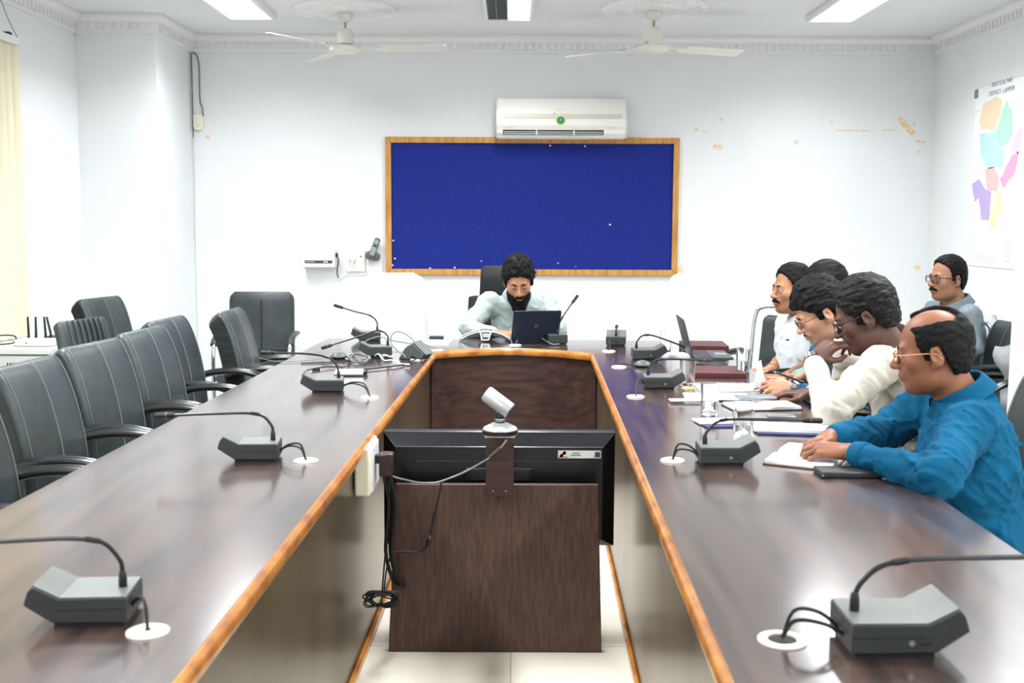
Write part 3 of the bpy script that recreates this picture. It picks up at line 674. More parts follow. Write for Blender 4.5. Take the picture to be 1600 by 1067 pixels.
def medallion(n, x, y, r=.34):
    m = MB(); m.lathe([(r, -.001), (r*.99, -.014), (r*.9, -.02), (r*.86, -.012), (r*.6, -.013), (r*.55, -.022), (r*.3, -.024), (.001, -.024)][::-1], 48)
    for k in range(24):
        a = 2*math.pi*k/24; m.ball((r*.73*math.cos(a), r*.73*math.sin(a), -.013), (.035, .018, .008), R=rotm('z', a+.4*(-1)**k), n=8, m=6)
        m.ball((r*.43*math.cos(a), r*.43*math.sin(a), -.02), (.02, .01, .006), R=rotm('z', a), n=8, m=6)
        m.ball((r*.95*math.cos(a), r*.95*math.sin(a), -.016), (.016, .028, .008), R=rotm('z', a), n=8, m=6)
    return struct(m.build(n, M['cornice'], loc=(x, y, ZC)))
def fan(px, pyc, ang, label, n, pym):
    p = onz(px, pyc, ZC); Y = p[1]; zm = ony(px, pym, Y)[2]-ZC
    medallion(n, p[0], Y)
    t = empty('ceiling_fan', (p[0], Y, ZC), 0, label, 'ceiling fan', 'ceiling fans')
    MB().lathe([(.047, -.026), (.048, -.05), (.044, -.068), (.02, -.082), (.012, -.083)], 24).build('canopy', M['fan'], t)
    MB().lathe([(.009, -.08), (.009, zm+.105)], 12).build('down_rod', mat('fan_rod', rgb(166, 160, 140), .4), t)
    MB().lathe([(.012, zm+.125), (.035, zm+.117), (.052, zm+.095), (.055, zm+.04), (.055, zm+.02)], 24).build('motor_cover', M['fan'], t)
    MB().lathe([(.056, zm+.022), (.056, zm+.016)], 24).build('dark_gap', M['dark'], t)
    MB().lathe([(.055, zm+.017), (.09, zm+.012), (.104, zm-.004), (.10, zm-.018), (.07, zm-.034), (.03, zm-.04), (.001, zm-.041)], 32).build('motor', M['fan'], t)
    for k in range(3):
        a = math.radians(ang+120*k); R = rotm('z', a); Rt = R@rotm('x', math.radians(-12)); m = MB(); rg = []
        for u, wd in ((.19, .09), (.24, .115), (.4, .125), (.6, .13), (.64, .125), (.655, .10)):
            rg.append([R@np.array([u, 0, zm-.002])+Rt@np.array([0, y, z]) for y, z in ((-wd/2, -.002), (0, .003), (wd/2, -.002), (wd/2, .001), (0, .006), (-wd/2, .001))])
        m.rings(rg); b = m.build('blade', M['fan'], t)
        q = MB(); q.rings([[R@np.array([u, y, zm+z]) for y, z in ((-w_, -.003), (w_, -.003), (w_, .003), (-w_, .003))] for u, w_ in ((.09, .025), (.14, .018), (.19, .035), (.23, .035))])
        q.build('blade_bracket', M['fan'], b)
fan(539, 15, -3, 'cream three-bladed ceiling fan left of the middle ceiling light', 'trim_6', 75)
fan(1022, 12, 22, 'cream three-bladed ceiling fan right of the middle ceiling light', 'trim_7', 73)
# ================================================================== CHAIRS
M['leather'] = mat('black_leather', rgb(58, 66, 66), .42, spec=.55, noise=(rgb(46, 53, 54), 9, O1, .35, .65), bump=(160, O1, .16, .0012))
M['leather_shade_seam'] = mat('black_leather_shade_seam', rgb(26, 28, 29), .5, bump=(7, (1, 1, 5), .3, .01))  # same leather with side shade put into the colour; also used for seams
M['stitch'] = mat('grey_stitching', rgb(112, 118, 117), .7)
M['armgloss'] = mat('chair_arm_plastic', rgb(22, 24, 25), .24)
def backrest(spine, w, t, wtop, rr=.022, rfront=.0):
    """loft rounded-rectangle sections along a spine in the yz plane; returns MB, front curve function"""
    P = spline([(0, y, z) for y, z in spine], 6); K = len(P); R = []; front = []
    for i, p in enumerate(P):
        tg = P[min(i+1, K-1)]-P[max(i-1, 0)]; tg /= np.linalg.norm(tg); n = np.array([0, tg[2], -tg[1]])
        v = i/(K-1)
        e = max(0, (v-.84)/.16); q = math.sqrt(max(0, 1-e*e)); b = max(0, (.07-v)/.07)
        ww = w*(wtop*v+(1-v))*(1-.16*(1-q))*(1-.06*b); tt = t*(.25+.75*q)*(1-.3*b)
        ring = []
        for x, y in rrect(ww, tt, min(rr, tt*.45), 3):
            cr = .012*(1-(2*x/ww)**2) if y > 0 else 0
            ring.append(p+np.array([x, 0, 0])+n*(y+cr))
        R.append(ring); front.append((p, n, ww, tt))
    m = MB(); m.rings([r[::-1] for r in R]); return m, front
SPINE = [(-.195, .44), (-.20, .56), (-.215, .70), (-.245, .83), (-.28, .92), (-.312, .955)]
def _leather():
    d = {}
    m, fr = backrest(SPINE, .425, .10, .98); d['back'] = m.data('chair_back', M['leather'], 50)
    g = MB()
    pts = lambda u, o: [p+np.array([u*ww/2, 0, 0])+n*(tt/2+o+.012*(1-u*u)) for p, n, ww, tt in fr[2:-3]]
    d['seam'] = MB().tube(pts(0, .0), .0016, 6).data('seam', M['stitch'], 60)
    d['st'] = [MB().tube(pts(s*.86, .0005), .0014, 6).data('edge_seam', M['stitch'], 60) for s in (-1, 1)]
    d['side'] = []
    for s in (-1, 1):
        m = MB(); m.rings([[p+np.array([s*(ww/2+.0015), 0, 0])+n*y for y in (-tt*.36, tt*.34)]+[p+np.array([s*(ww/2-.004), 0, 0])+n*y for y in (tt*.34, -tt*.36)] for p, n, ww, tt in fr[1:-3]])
        d['side'].append(m.data('side_gusset', M['leather_shade_seam'], 60))
    R = []
    for i, y in enumerate(np.linspace(-.22, .25, 14)):
        v = i/13; e = max(0, (v-.8)/.2); tk = .105*math.sqrt(1-.8*e*e); zc = .455-.03*e+.01*math.sin(v*math.pi*5)*(v < .75)
        R.append([(x*.97, y, zc+zz) for x, zz in rrect(.44, tk, .035, 3)])
    d['seat'] = MB().rings([r[::-1] for r in R]).data('seat', M['leather'], 50)
    d['arm'] = []; d['pad'] = []
    AP = [(-.235, .655), (-.13, .687), (.0, .695), (.11, .675), (.185, .62), (.225, .54), (.215, .455), (.15, .41), (.05, .405)]
    for s in (-1, 1):
        P = spline([(s*(.228-.008*(k > 5)), y, z) for k, (y, z) in enumerate(AP)], 6)
        d['arm'].append(MB().tube(P, .016, 12, flat=(1.75, 1), up=(1, 0, 0) if False else (0, 0, 1)).data('arm', M['armgloss'], 60))
        d['pad'].append(MB().tube([p+np.array([0, 0, .006]) for p in P[3:26]], .0135, 10, flat=(1.05, 1)).data('arm_pad', M['armgloss'], 60))
    d['col'] = MB().lathe([(.03, .08), (.03, .24), (.022, .25), (.022, .36), (.09, .37), (.11, .40), (.001, .401)], 16).data('column', M['black'], 40)
    d['leg'] = []; d['caster'] = []
    for k in range(5):
        a = 2*math.pi*k/5+.3; c, s = math.cos(a), math.sin(a)
        d['leg'].append(MB().tube([(c*.02, s*.02, .11), (c*.16, s*.16, .095), (c*.29, s*.29, .072)], [.026, .022, .016], 8).data('leg', M['black'], 50))
        d['caster'].append(MB().lathe([(.001, -.02), (.024, -.02), (.029, -.012), (.029, .012), (.024, .02), (.001, .02)], 14, c=(c*.29, s*.29, .0295), R=rotm('z', a)@rotm('x', math.pi/2)).data('caster', M['blackm'], 50))
    return d
LD = _leather()
def leather_chair(loc, face, label, group='black leather armchairs at the table', seams=True, mats=None):
    t = empty('leather_armchair', (loc[0], loc[1], 0), math.radians(face-90), label, 'chair', group)
    b = link('backrest', LD['back'], t)
    if seams:
        link('seam', LD['seam'], b)
        for q in LD['st']: link('edge_seam', q, b)
    for q in LD['side']: link('side_gusset', q, b)
    link('seat', LD['seat'], t)
    for i in range(2):
        a = link('armrest', LD['arm'][i], t); link('arm_pad', LD['pad'][i], a)
    link('base_column', LD['col'], t)
    for i in range(5):
        l = link('leg', LD['leg'][i], t); link('caster', LD['caster'][i], l)
    return t
# (top centre pixel of the backrest, its distance, facing)
def by_top(px, py, Y, face):
    p = ony(px, py, Y); a = math.radians(face); return (p[0]+.31*math.cos(a), p[1]+.31*math.sin(a))
for px, py, Y, face, lb in ((-110, 630, 3.0, 0, 'black leather armchair nearest the camera at the left table, mostly outside the picture'),
                            (20, 560, 3.60, -4, 'black leather armchair at the left table with its backrest cut by the picture edge'),
                            (126, 532, 4.17, -10, 'black leather armchair at the left table, second backrest from the picture edge'),
                            (208, 516, 4.70, -7, 'black leather armchair at the left table, third backrest from the picture edge'),
                            (247, 497, 5.22, -6, 'black leather armchair at the left table, fourth backrest from the picture edge'),
                            (347, 487, 5.74, 0, 'black leather armchair at the far end of the left table side')):
    leather_chair(by_top(px, py, Y, face), face, lb)
leather_chair(by_top(146, 466, 6.62, -14), -14, 'black leather armchair alone near the left wall corner, behind the ribbed chair', None)
leather_chair((1.47, 3.36), 184, 'black leather armchair under the balding man in blue')
leather_chair((1.30, 4.08), 182, 'black leather armchair under the man in cream with hand on chin')
leather_chair((1.32, 4.66), 182, 'black leather armchair under the man in navy with a wristwatch')
leather_chair((1.42, 5.27), 182, 'black leather armchair under the hidden man in teal')
leather_chair((2.48, 5.425), 180, 'black leather armchair beside the right pillar with a plastic cover on it', 'black leather armchairs along the right wall')
leather_chair((2.51, 5.93), 184, 'black leather armchair between the pillar chair and the man in grey', 'black leather armchairs along the right wall').scale = (.93, .93, .93)
# flat-backed chair against the back wall
def panel_chair(loc, face, label):
    t = empty('panel_back_chair', (loc[0], loc[1], 0), math.radians(face-90), label, 'chair')
    m, fr = backrest([(-.20, .43), (-.21, .6), (-.225, .8), (-.235, .965)], .44, .05, 1.0, rr=.014)
    b = m.build('backrest', M['leather'], t, smooth=50)
    MB().tube([p+n*(tt/2+.012) for p, n, ww, tt in fr[5:-2]], .003, 6).build('centre_seam', M['leather_shade_seam'], b, smooth=60)
    for s in (-1, 1): MB().tube([p+np.array([s*ww*.47, 0, 0])+n*(tt/2+.002) for p, n, ww, tt in fr[1:-1]], .005, 6).build('edge_piping', M['leather'], b, smooth=60)
    p, n, ww, tt = fr[5]; MB().tube([p+np.array([x, 0, 0])+n*(tt/2+.013-.012*(2*x/ww)**2) for x in np.linspace(-ww*.46, ww*.46, 9)], .004, 6).build('cross_seam', M['leather_shade_seam'], b, smooth=60)
    MB().rings([[(x, y, .43+z) for x, z in rrect(.45, .09 if -.2 < y < .22 else .06, .03, 3)][::-1] for y in (-.21, -.19, 0, .2, .24)]).build('seat', M['leather'], t, smooth=50)
    for s in (-1, 1):
        a = MB().tube(spline([(s*.235, -.22, .66), (s*.245, -.05, .675), (s*.245, .12, .66), (s*.245, .2, .58), (s*.245, .2, .3), (s*.245, .2, .02)], 6), .013, 10).build('arm_frame', M['chrome'], t, smooth=60)
        MB().tube(spline([(s*.24, -.18, .685), (s*.247, -.02, .695), (s*.247, .1, .68), (s*.247, .17, .64)], 6), .02, 10, flat=(1.2, .8)).build('arm_pad', M['leather'], a, smooth=60)
        MB().tube([(s*.2, -.22, .5), (s*.22, -.24, .25), (s*.235, -.26, .012)], .012, 10).build('leg', M['chrome'], t, smooth=60)
    return t
p = ony(412, 466, 7.45); panel_chair((p[0], 7.22), -87, 'dark flat-backed leather chair facing the camera against the back wall')
# ribbed chair
t = empty('ribbed_chair', tuple(onz(146, 503, .93)[:2])+(0,), math.radians(-16-90), 'dark chair with a ribbed rounded back, left behind the row of armchairs', 'chair')
m, fr = backrest([(-.02, .50), (-.03, .62), (-.05, .78), (-.075, .90), (-.095, .935)], .40, .05, .92, rr=.02)
b = m.build('backrest', M['leather'], t, smooth=50)
for i in range(7):
    u = -.66+i*.22; MB().tube([p+np.array([u*ww/2, 0, 0])+n*(tt/2+.010*(1-u*u)) for p, n, ww, tt in fr[2:-3]], .008, 8).build('rib', M['leather'], b, smooth=60)
MB().rings([[(x, y, .45+z) for x, z in rrect(.43, .07 if -.0 < y < .4 else .05, .025, 3)][::-1] for y in (-.02, .02, .2, .38, .43)]).build('seat', M['leather'], t, smooth=50)
for sx in (-1, 1):
    for y, dy in ((.03, -.05), (.38, .03)): MB().tube([(sx*.19, y, .42), (sx*.21, y+dy, .012)], .012, 8).build('leg', M['black'], t)
# chrome framed visitor chairs
def chrome_chair(loc, face, label, top=.93, group='chrome framed visitor chairs'):
    t = empty('visitor_chair', (loc[0], loc[1], 0), math.radians(face-90), label, 'chair', group)
    w2 = .245
    MB().tube(spline([(-w2, -.17, .42), (-w2, -.20, .65), (-w2+.005, -.235, top-.06), (-w2+.06, -.245, top), (0, -.25, top+.008), (w2-.06, -.245, top), (w2-.005, -.235, top-.06), (w2, -.20, .65), (w2, -.17, .42)], 6), .0125, 10).build('back_frame', M['chrome'], t, smooth=60)
    m, fr = backrest([(-.165, .50), (-.175, .62), (-.2, .78), (-.215, top-.045)], .36, .035, .97, rr=.014); m.build('back_pad', M['leather'], t, smooth=50)
    MB().rings([[(x, y, .45+z) for x, z in rrect(.45, .07 if -.17 < y < .2 else .05, .025, 3)][::-1] for y in (-.19, -.16, 0, .19, .23)]).build('seat', M['leather'], t, smooth=50)
    for s in (-1, 1):
        a = MB().tube(spline([(s*w2, -.2, .64), (s*(w2+.02), -.05, .655), (s*(w2+.02), .14, .65), (s*(w2+.02), .2, .58), (s*(w2+.02), .2, .3), (s*(w2+.02), .2, .025), (s*(w2+.02), .1, .012), (s*(w2+.02), -.25, .012)], 6), .0125, 10).build('side_frame', M['chrome'], t, smooth=60)
        MB().tube([(s*(w2+.02), -.1, .672), (s*(w2+.02), .0, .676), (s*(w2+.02), .13, .67)], .018, 10, flat=(1.3, .8)).build('arm_pad', M['black'], a, smooth=60)
    MB().tube([(-w2-.02, .1, .40), (w2+.02, .1, .40)], .011, 8).build('seat_bar', M['chrome'], t)
    return t
chrome_chair((1.56, 6.42), 232, 'chrome framed visitor chair with a dark back pad, behind the man in the white shirt')
chrome_chair((2.46, 6.36), 186, 'chrome framed visitor chair under the man in grey by the right wall', top=.875)
chrome_chair((-2.42, 5.02), 12, 'chrome framed visitor chair at the left picture edge under the blind')
# white cloth covered chairs
M['cloth'] = mat('white_cloth', rgb(222, 224, 226), .9, sheen=.2)
def covered_chair(loc, face, label, seed):
    t = empty('covered_chair', (loc[0], loc[1], 0), math.radians(face-90), label, 'chair', 'chairs under white cloth covers')
    rnd = random.Random(seed); ph = [rnd.uniform(0, 6.28) for _ in range(8)]
    R = []
    for z, w_, d_, yc in ((1.085, .24, .02, -.25), (1.082, .33, .06, -.25), (1.065, .40, .10, -.248), (1.03, .425, .12, -.245), (.95, .435, .125, -.235), (.85, .44, .13, -.225), (.75, .45, .14, -.215), (.65, .46, .15, -.21), (.56, .48, .19, -.19),
                         (.50, .52, .50, -.02), (.47, .54, .54, .0), (.38, .555, .56, .0), (.25, .57, .58, 0), (.08, .59, .60, 0)):
        ring = []; n = 72; am = .004+.018*max(0, (1.05-z))
        base = rrect(w_, d_, min(.06, d_*.45), 17)
        for k, (x, y) in enumerate(base):
            a = 2*math.pi*k/len(base); r = am*(.5*math.sin(5*a+ph[0]+z*3)+.35*math.sin(9*a+ph[1]-z*4)+.3*math.sin(14*a+ph[2]+z*6)+.2*math.sin(23*a+ph[3]))
            nl = math.hypot(x/w_, y/d_)+1e-6
            ring.append((x*(1+r/ .5), yc+y*(1+r/max(.2, d_)), z+(.012*math.sin(3*a+ph[4])+.01*math.cos(2*a+ph[5])) if z > .9 else z))
        R.append(ring)
    m = MB(); m.rings([r[::-1] for r in R][::-1]); m.build('cloth_cover', M['cloth'], t, smooth=70, sub=1)
    for sx in (-1, 1):
        for sy in (-1, 1): MB().tube([(sx*.2, sy*.2, .42), (sx*.21, sy*.21, .012)], .012, 8).build('leg', M['chrome'], t)
    return t
covered_chair((ony(617, 434, 7.35)[0], 7.12), -88, 'white cloth covered chair left of the bearded man', 1)
covered_chair((ony(1090, 441, 7.35)[0], 7.12), -92, 'white cloth covered chair right of the bearded man', 2)
# head-of-table chair of the bearded man
hc = (ony(784, 426, 7.1)[0], 6.98)
t = empty('high_back_chair', (hc[0], hc[1], 0), math.radians(-180), 'black high-backed chair behind the bearded man', 'chair')
m, fr = backrest([(-.19, .44), (-.2, .6), (-.21, .85), (-.22, .93), (-.225, .96)], .46, .06, .95); m.build('backrest', M['blackm'], t, smooth=50)
m, fr = backrest([(-.215, .93), (-.21, 1.0), (-.21, 1.08), (-.225, 1.13), (-.235, 1.15)], .30, .06, .9, rr=.025); m.build('headrest', M['blackm'], t, smooth=50)
link('seat', LD['seat'], t); link('base_column', LD['col'], t)
for i in range(5): l = link('leg', LD['leg'][i], t); link('caster', LD['caster'][i], l)
# ------------------------------------------------------------------ side table with printer and router at left
pz = .64
tx_, ty_ = -2.64, 5.88
t = empty('side_table', (tx_, ty_, 0), 0, 'small side table with a dark red top and thin metal legs near the left wall', 'table')
MB().box((0, 0, pz-.016), (.5, .42, .03)).build('tabletop', mat('dark_red_top', rgb(70, 28, 30), .35), t, bevel=.004)
for sx in (-1, 1):
    for sy in (-1, 1): MB().tube([(sx*.21, sy*.17, pz-.03), (sx*.23, sy*.19, .005)], .012, 8).build('leg', M['steel'], t)
MB().box((0, 0, .30), (.42, .34, .02)).build('lower_shelf', M['white'], t)
pr_ = empty('printer', (tx_-.0, ty_-.02, pz), 0, 'pale grey printer with slotted front on the side table', 'printer')
ph_ = .135
m = MB(); m.rings([[(x, y*1.0, z) for x, y in rrect(.44*s, .34*s, .03, 4)] for z, s in ((0, .97), (.01, 1), (ph_-.02, 1), (ph_-.004, .985), (ph_, .95))]); m.build('body', mat('printer_grey', rgb(204, 206, 200), .45), pr_, smooth=40)
m = MB()
for i in range(12):
    if i != 6: m.box((-.02+i*.016, -.1705, .045), (.007, .003, .025))
m.build('vent_slots', M['dark'], pr_)
MB().box((.02, -.168, .10), (.36, .012, .005)).build('tray_line', M['grey_side'], pr_)
ro = empty('router', (tx_+.085, ty_-.06, pz+ph_), 0, 'white wireless router with four black antennas on top of the printer', 'router')
MB().prism(rrect(.20, .13, .02, 4), .002, .036).build('body', M['white'], ro, bevel=.006)
for i, x in enumerate((-.07, -.03, .022, .05)):
    MB().tube([(x, .05, .02), (x, .056, .05), (x+(-.004, 0, .0, -.028)[i]*-.0+(.0, .0, .0, -.0)[i], .056, .06), (x+(-.003, .0, -.006, -.02)[i], .06, .15)], [.007, .007, .0065, .0055], 8).build('antenna', M['black'], ro)
MB().box((-.03, -.067, .02), (.006, .003, .006)).build('indicator', M['dark'], ro)
tag(MB().prism(rrect(.17, .11, .015, 4), 0, .035).build('set_top_box', M['blackm'], loc=(tx_+.16, ty_+.09, pz+ph_+.001), bevel=.004), 'flat black box lying on the printer beside the router', 'box')
tag(MB().tube(spline([(-.2, 0, .01), (-.16, .05, .045), (-.05, .04, .05), (-.02, -.03, .02), (-.13, -.05, .012), (-.21, -.03, .02), (-.23, -.06, -.03), (-.235, -.06, -.12)], 8), .004, 6).build('cable', M['blackm'], loc=(tx_, ty_-.08, pz+ph_)), 'black cable looped beside the router on the printer', 'cable')
# plastic cover and red bag on the chairs by the right wall
M['poly'] = mat('clear_polythene', (.93, .95, .96), .18, trans=.75, ior=1.1, bump=(22, O1, .6, .02))
def sheet(name, fn, nu, nv, m, th=.0012, loc=(0, 0, 0)):
    P = [[np.array(fn(i/nu, j/nv)) for i in range(nu+1)] for j in range(nv+1)]
    v = [p for r in P for p in r]; f = [(j*(nu+1)+i, j*(nu+1)+i+1, (j+1)*(nu+1)+i+1, (j+1)*(nu+1)+i) for j in range(nv) for i in range(nu)]
    o = MB().add(v, f).build(name, m, smooth=180, loc=loc); s = o.modifiers.new('thickness', 'SOLIDIFY'); s.thickness = th; s.offset = 0; return o
o = sheet('plastic_cover', lambda u, v: (.03*math.sin(7*u)*v+.02*math.sin(11*v+3*u)+.06*v, -.16+.32*u, .30-.36*v+.02*math.sin(5*u)), 16, 14, M['poly'], loc=(2.42, 5.26, .56))
tag(o, 'crumpled clear plastic cover hanging on the armchair beside the right pillar', 'plastic cover')
o = sheet('plastic_cover', lambda u, v: (.03*math.sin(6*u+4*v), -.21+.42*u, .42*(1-v)+.012*math.sin(9*u)), 14, 14, M['poly'], loc=(2.735, 6.33, .50))
tag(o, 'clear plastic wrapping on the chair back behind the man in grey', 'plastic cover')
rb = MB(); rb.ball((0, 0, .0), (.045, .05, .06), n=14, m=10); rb.v = [tuple(np.array(p)*(1+.12*math.sin(40*p[0]+30*p[2])+.08*math.sin(55*p[1]))) for p in rb.v]
tag(rb.build('red_bag', mat('red_bag', rgb(190, 60, 78), .4), smooth=180, loc=(2.63, 6.17, .62)), 'small crumpled red bag on the chair of the man in grey', 'bag')
# ================================================================== PEOPLE: implicit body surfaces
_rng = np.random.RandomState(5); _NT = _rng.rand(32, 32, 32).astype(np.float32)*2-1
def vnoise(P):
    i = np.floor(P).astype(int); f = P-i; f = f*f*(3-2*f); i0 = i & 31; i1 = (i+1) & 31
    def g(a, b, c): return _NT[a, b, c]
    x0, y0, z0 = i0.T; x1, y1, z1 = i1.T; fx, fy, fz = f.T
    c00 = g(x0, y0, z0)*(1-fx)+g(x1, y0, z0)*fx; c10 = g(x0, y1, z0)*(1-fx)+g(x1, y1, z0)*fx
    c01 = g(x0, y0, z1)*(1-fx)+g(x1, y0, z1)*fx; c11 = g(x0, y1, z1)*(1-fx)+g(x1, y1, z1)*fx
    return (c00*(1-fy)+c10*fy)*(1-fz)+(c01*(1-fy)+c11*fy)*fz
def smin(a, b, k):
    if k <= 0: return np.minimum(a, b)
    h = np.maximum(k-np.abs(a-b), 0)/k
    return np.minimum(a, b)-h*h*k*.25
def smax(a, b, k): return -smin(-a, -b, k)
V = lambda *a: np.array(a, float)
def rc(a, b, r1, r2):
    a = np.array(a, float); b = np.array(b, float); ab = b-a; L = ab@ab+1e-12
    def f(P):
        q = P-a; t = np.clip(q@ab/L, 0, 1); return np.linalg.norm(q-t[:, None]*ab, axis=1)-(r1+(r2-r1)*t)
    return f
def el(c, r, R=None):
    c = np.array(c, float); r = np.array(r, float)
    def f(P):
        q = P-c
        if R is not None: q = q@R
        k0 = np.linalg.norm(q/r, axis=1); k1 = np.linalg.norm(q/(r*r), axis=1)+1e-9; return k0*(k0-1)/k1
    return f
def polycut(poly):
    """signed distance to a polygon in local (y, z), extruded along x"""
    Q = np.array(poly, float); n = len(Q)
    def f(P):
        p = P[:, 1:3]; d = np.full(len(p), 1e9); s = np.ones(len(p))
        for i in range(n):
            a, b = Q[i], Q[i-1]; e = b-a; w_ = p-a; t = np.clip(w_@e/(e@e), 0, 1)
            d = np.minimum(d, ((w_-t[:, None]*e)**2).sum(1))
            c1 = p[:, 1] >= a[1]; c2 = p[:, 1] < b[1]; c3 = e[0]*w_[:, 1] > e[1]*w_[:, 0]
            s = np.where((c1 & c2 & c3) | (~c1 & ~c2 & ~c3), -s, s)
        return s*np.sqrt(d)
    return f
class Grp:
    """prims: list of (op, fn, k); evaluated in local frame (origin o, axes R) only near the centre"""
    def __init__(s, prims, o=None, R=None, c=None, rad=None): s.p = prims; s.o = o; s.R = R; s.c = c; s.rad = rad
    def __call__(s, P):
        out = np.full(len(P), 1.0)
        if s.c is not None:
            dc = np.linalg.norm(P-s.c, axis=1); m = dc < s.rad+.06; out[:] = np.maximum(dc-s.rad, .03)
        else: m = np.ones(len(P), bool)
        if not m.any(): return out
        Q = P[m]
        if s.R is not None: Q = (Q-s.o)@s.R
        d = None
        for op, fn, k in s.p:
            v = fn(Q)
            if d is None: d = v
            elif op == 'u': d = smin(d, v, k)
            elif op == 's': d = smax(d, -v, k)
            elif op == 'i': d = smax(d, v, k)
            elif op == 'n': d = d+v
        out[m] = d; return out
def union(gs, k):
    def f(P):
        d = None
        for g in gs: v = g(P); d = v if d is None else smin(d, v, k)
        return d
    return f
def surfnet(f, lo, hi, h):
    lo = np.array(lo, float); hi = np.array(hi, float); B = 8
    nb = np.ceil((hi-lo)/(B*h)).astype(int)
    I = np.stack(np.meshgrid(*[np.arange(n) for n in nb], indexing='ij'), -1).reshape(-1, 3)
    keep = np.abs(f(lo+(I+.5)*B*h)) < B*h*1.25; I = I[keep]; n = len(I)
    G = np.stack(np.meshgrid(*[np.arange(B+1)]*3, indexing='ij'), -1).reshape(-1, 3)
    D = np.empty((n, (B+1)**3), np.float32)
    for s in range(0, n, 400):
        gi = (I[s:s+400, None, :]*B+G[None]).reshape(-1, 3); D[s:s+400] = f(lo+gi*h).reshape(-1, (B+1)**3)
    D = D.reshape(n, B+1, B+1, B+1); S = D < 0
    dim = nb*B+2
    cn = np.zeros((n, B, B, B), int)
    for a in (0, 1):
        for b in (0, 1):
            for c in (0, 1): cn += S[:, a:a+B, b:b+B, c:c+B]
    act = (cn > 0) & (cn < 8); bi, ci, cj, ck = np.nonzero(act)
    acc = np.zeros((len(bi), 3)); cnt = np.zeros(len(bi))
    cor = [(a, b, c) for a in (0, 1) for b in (0, 1) for c in (0, 1)]
    for a in cor:
        for ax in range(3):
            if a[ax]: continue
            b = list(a); b[ax] = 1
            d0 = D[bi, ci+a[0], cj+a[1], ck+a[2]]; d1 = D[bi, ci+b[0], cj+b[1], ck+b[2]]
            m = (d0 < 0) != (d1 < 0); t = np.where(m, d0/np.where(m, d0-d1, 1), 0)
            p = np.array(a, float)[None].repeat(len(bi), 0); p[:, ax] += t; acc += p*m[:, None]; cnt += m
    gc = I[bi]*B+np.stack([ci, cj, ck], 1); vert = lo+(gc+acc/cnt[:, None])*h
    key = (gc[:, 0]*dim[1]+gc[:, 1])*dim[2]+gc[:, 2]; order = np.argsort(key); sk = key[order]
    faces = []
    for ax in range(3):
        e = [0, 0, 0]; e[ax] = 1
        d0 = S[:, :B, :B, :B]; d1 = S[:, e[0]:e[0]+B, e[1]:e[1]+B, e[2]:e[2]+B]
        b, x, y, z = np.nonzero(d0 != d1); g = I[b]*B+np.stack([x, y, z], 1); ins = d0[b, x, y, z]
        u = np.zeros(3, int); u[(ax+1) % 3] = 1; w_ = np.zeros(3, int); w_[(ax+2) % 3] = 1
        q = []; ok = np.ones(len(g), bool)
        for off in (0*u, u, u+w_, w_):
            c = g-off; kk = (c[:, 0]*dim[1]+c[:, 1])*dim[2]+c[:, 2]; j = np.searchsorted(sk, kk); j = np.minimum(j, len(sk)-1)
            ok &= (sk[j] == kk) & (c >= 0).all(1); q.append(order[j])
        q = np.stack(q, 1)[ok]; ins = ins[ok]; q[~ins] = q[~ins][:, ::-1]; faces.append(q)
    return vert, np.concatenate(faces)
def sdf_obj(name, f, lo, hi, h, m, parent, origin, color=None, smooth_it=1):
    v, q = surfnet(f, lo, hi, h)
    me = bpy.data.meshes.new(name); nv, nf = len(v), len(q)
    for _ in range(smooth_it):           # light laplacian pass removes the grid's stair steps
        acc = np.zeros_like(v); c = np.zeros(nv)
        for a, b in ((0, 1), (1, 2), (2, 3), (3, 0)):
            np.add.at(acc, q[:, a], v[q[:, b]]); np.add.at(acc, q[:, b], v[q[:, a]]); np.add.at(c, q[:, a], 1); np.add.at(c, q[:, b], 1)
        v = v*.5+.5*acc/np.maximum(c, 1)[:, None]
    me.vertices.add(nv); me.vertices.foreach_set('co', (v-origin).astype(np.float32).ravel())
    me.loops.add(nf*4); me.loops.foreach_set('vertex_index', q.astype(np.int32).ravel())
    me.polygons.add(nf); me.polygons.foreach_set('loop_start', np.arange(0, nf*4, 4, dtype=np.int32)); me.polygons.foreach_set('loop_total', np.full(nf, 4, np.int32))
    me.update(calc_edges=True); me.validate(); me.polygons.foreach_set('use_smooth', [True]*len(me.polygons))
    if color is not None and len(me.vertices) == nv:
        c = color(v); ca = me.color_attributes.new('Col', 'FLOAT_COLOR', 'POINT'); ca.data.foreach_set('color', np.concatenate([c, np.ones((nv, 1))], 1).astype(np.float32).ravel())
    me.materials.append(m); return link(name, me, parent)
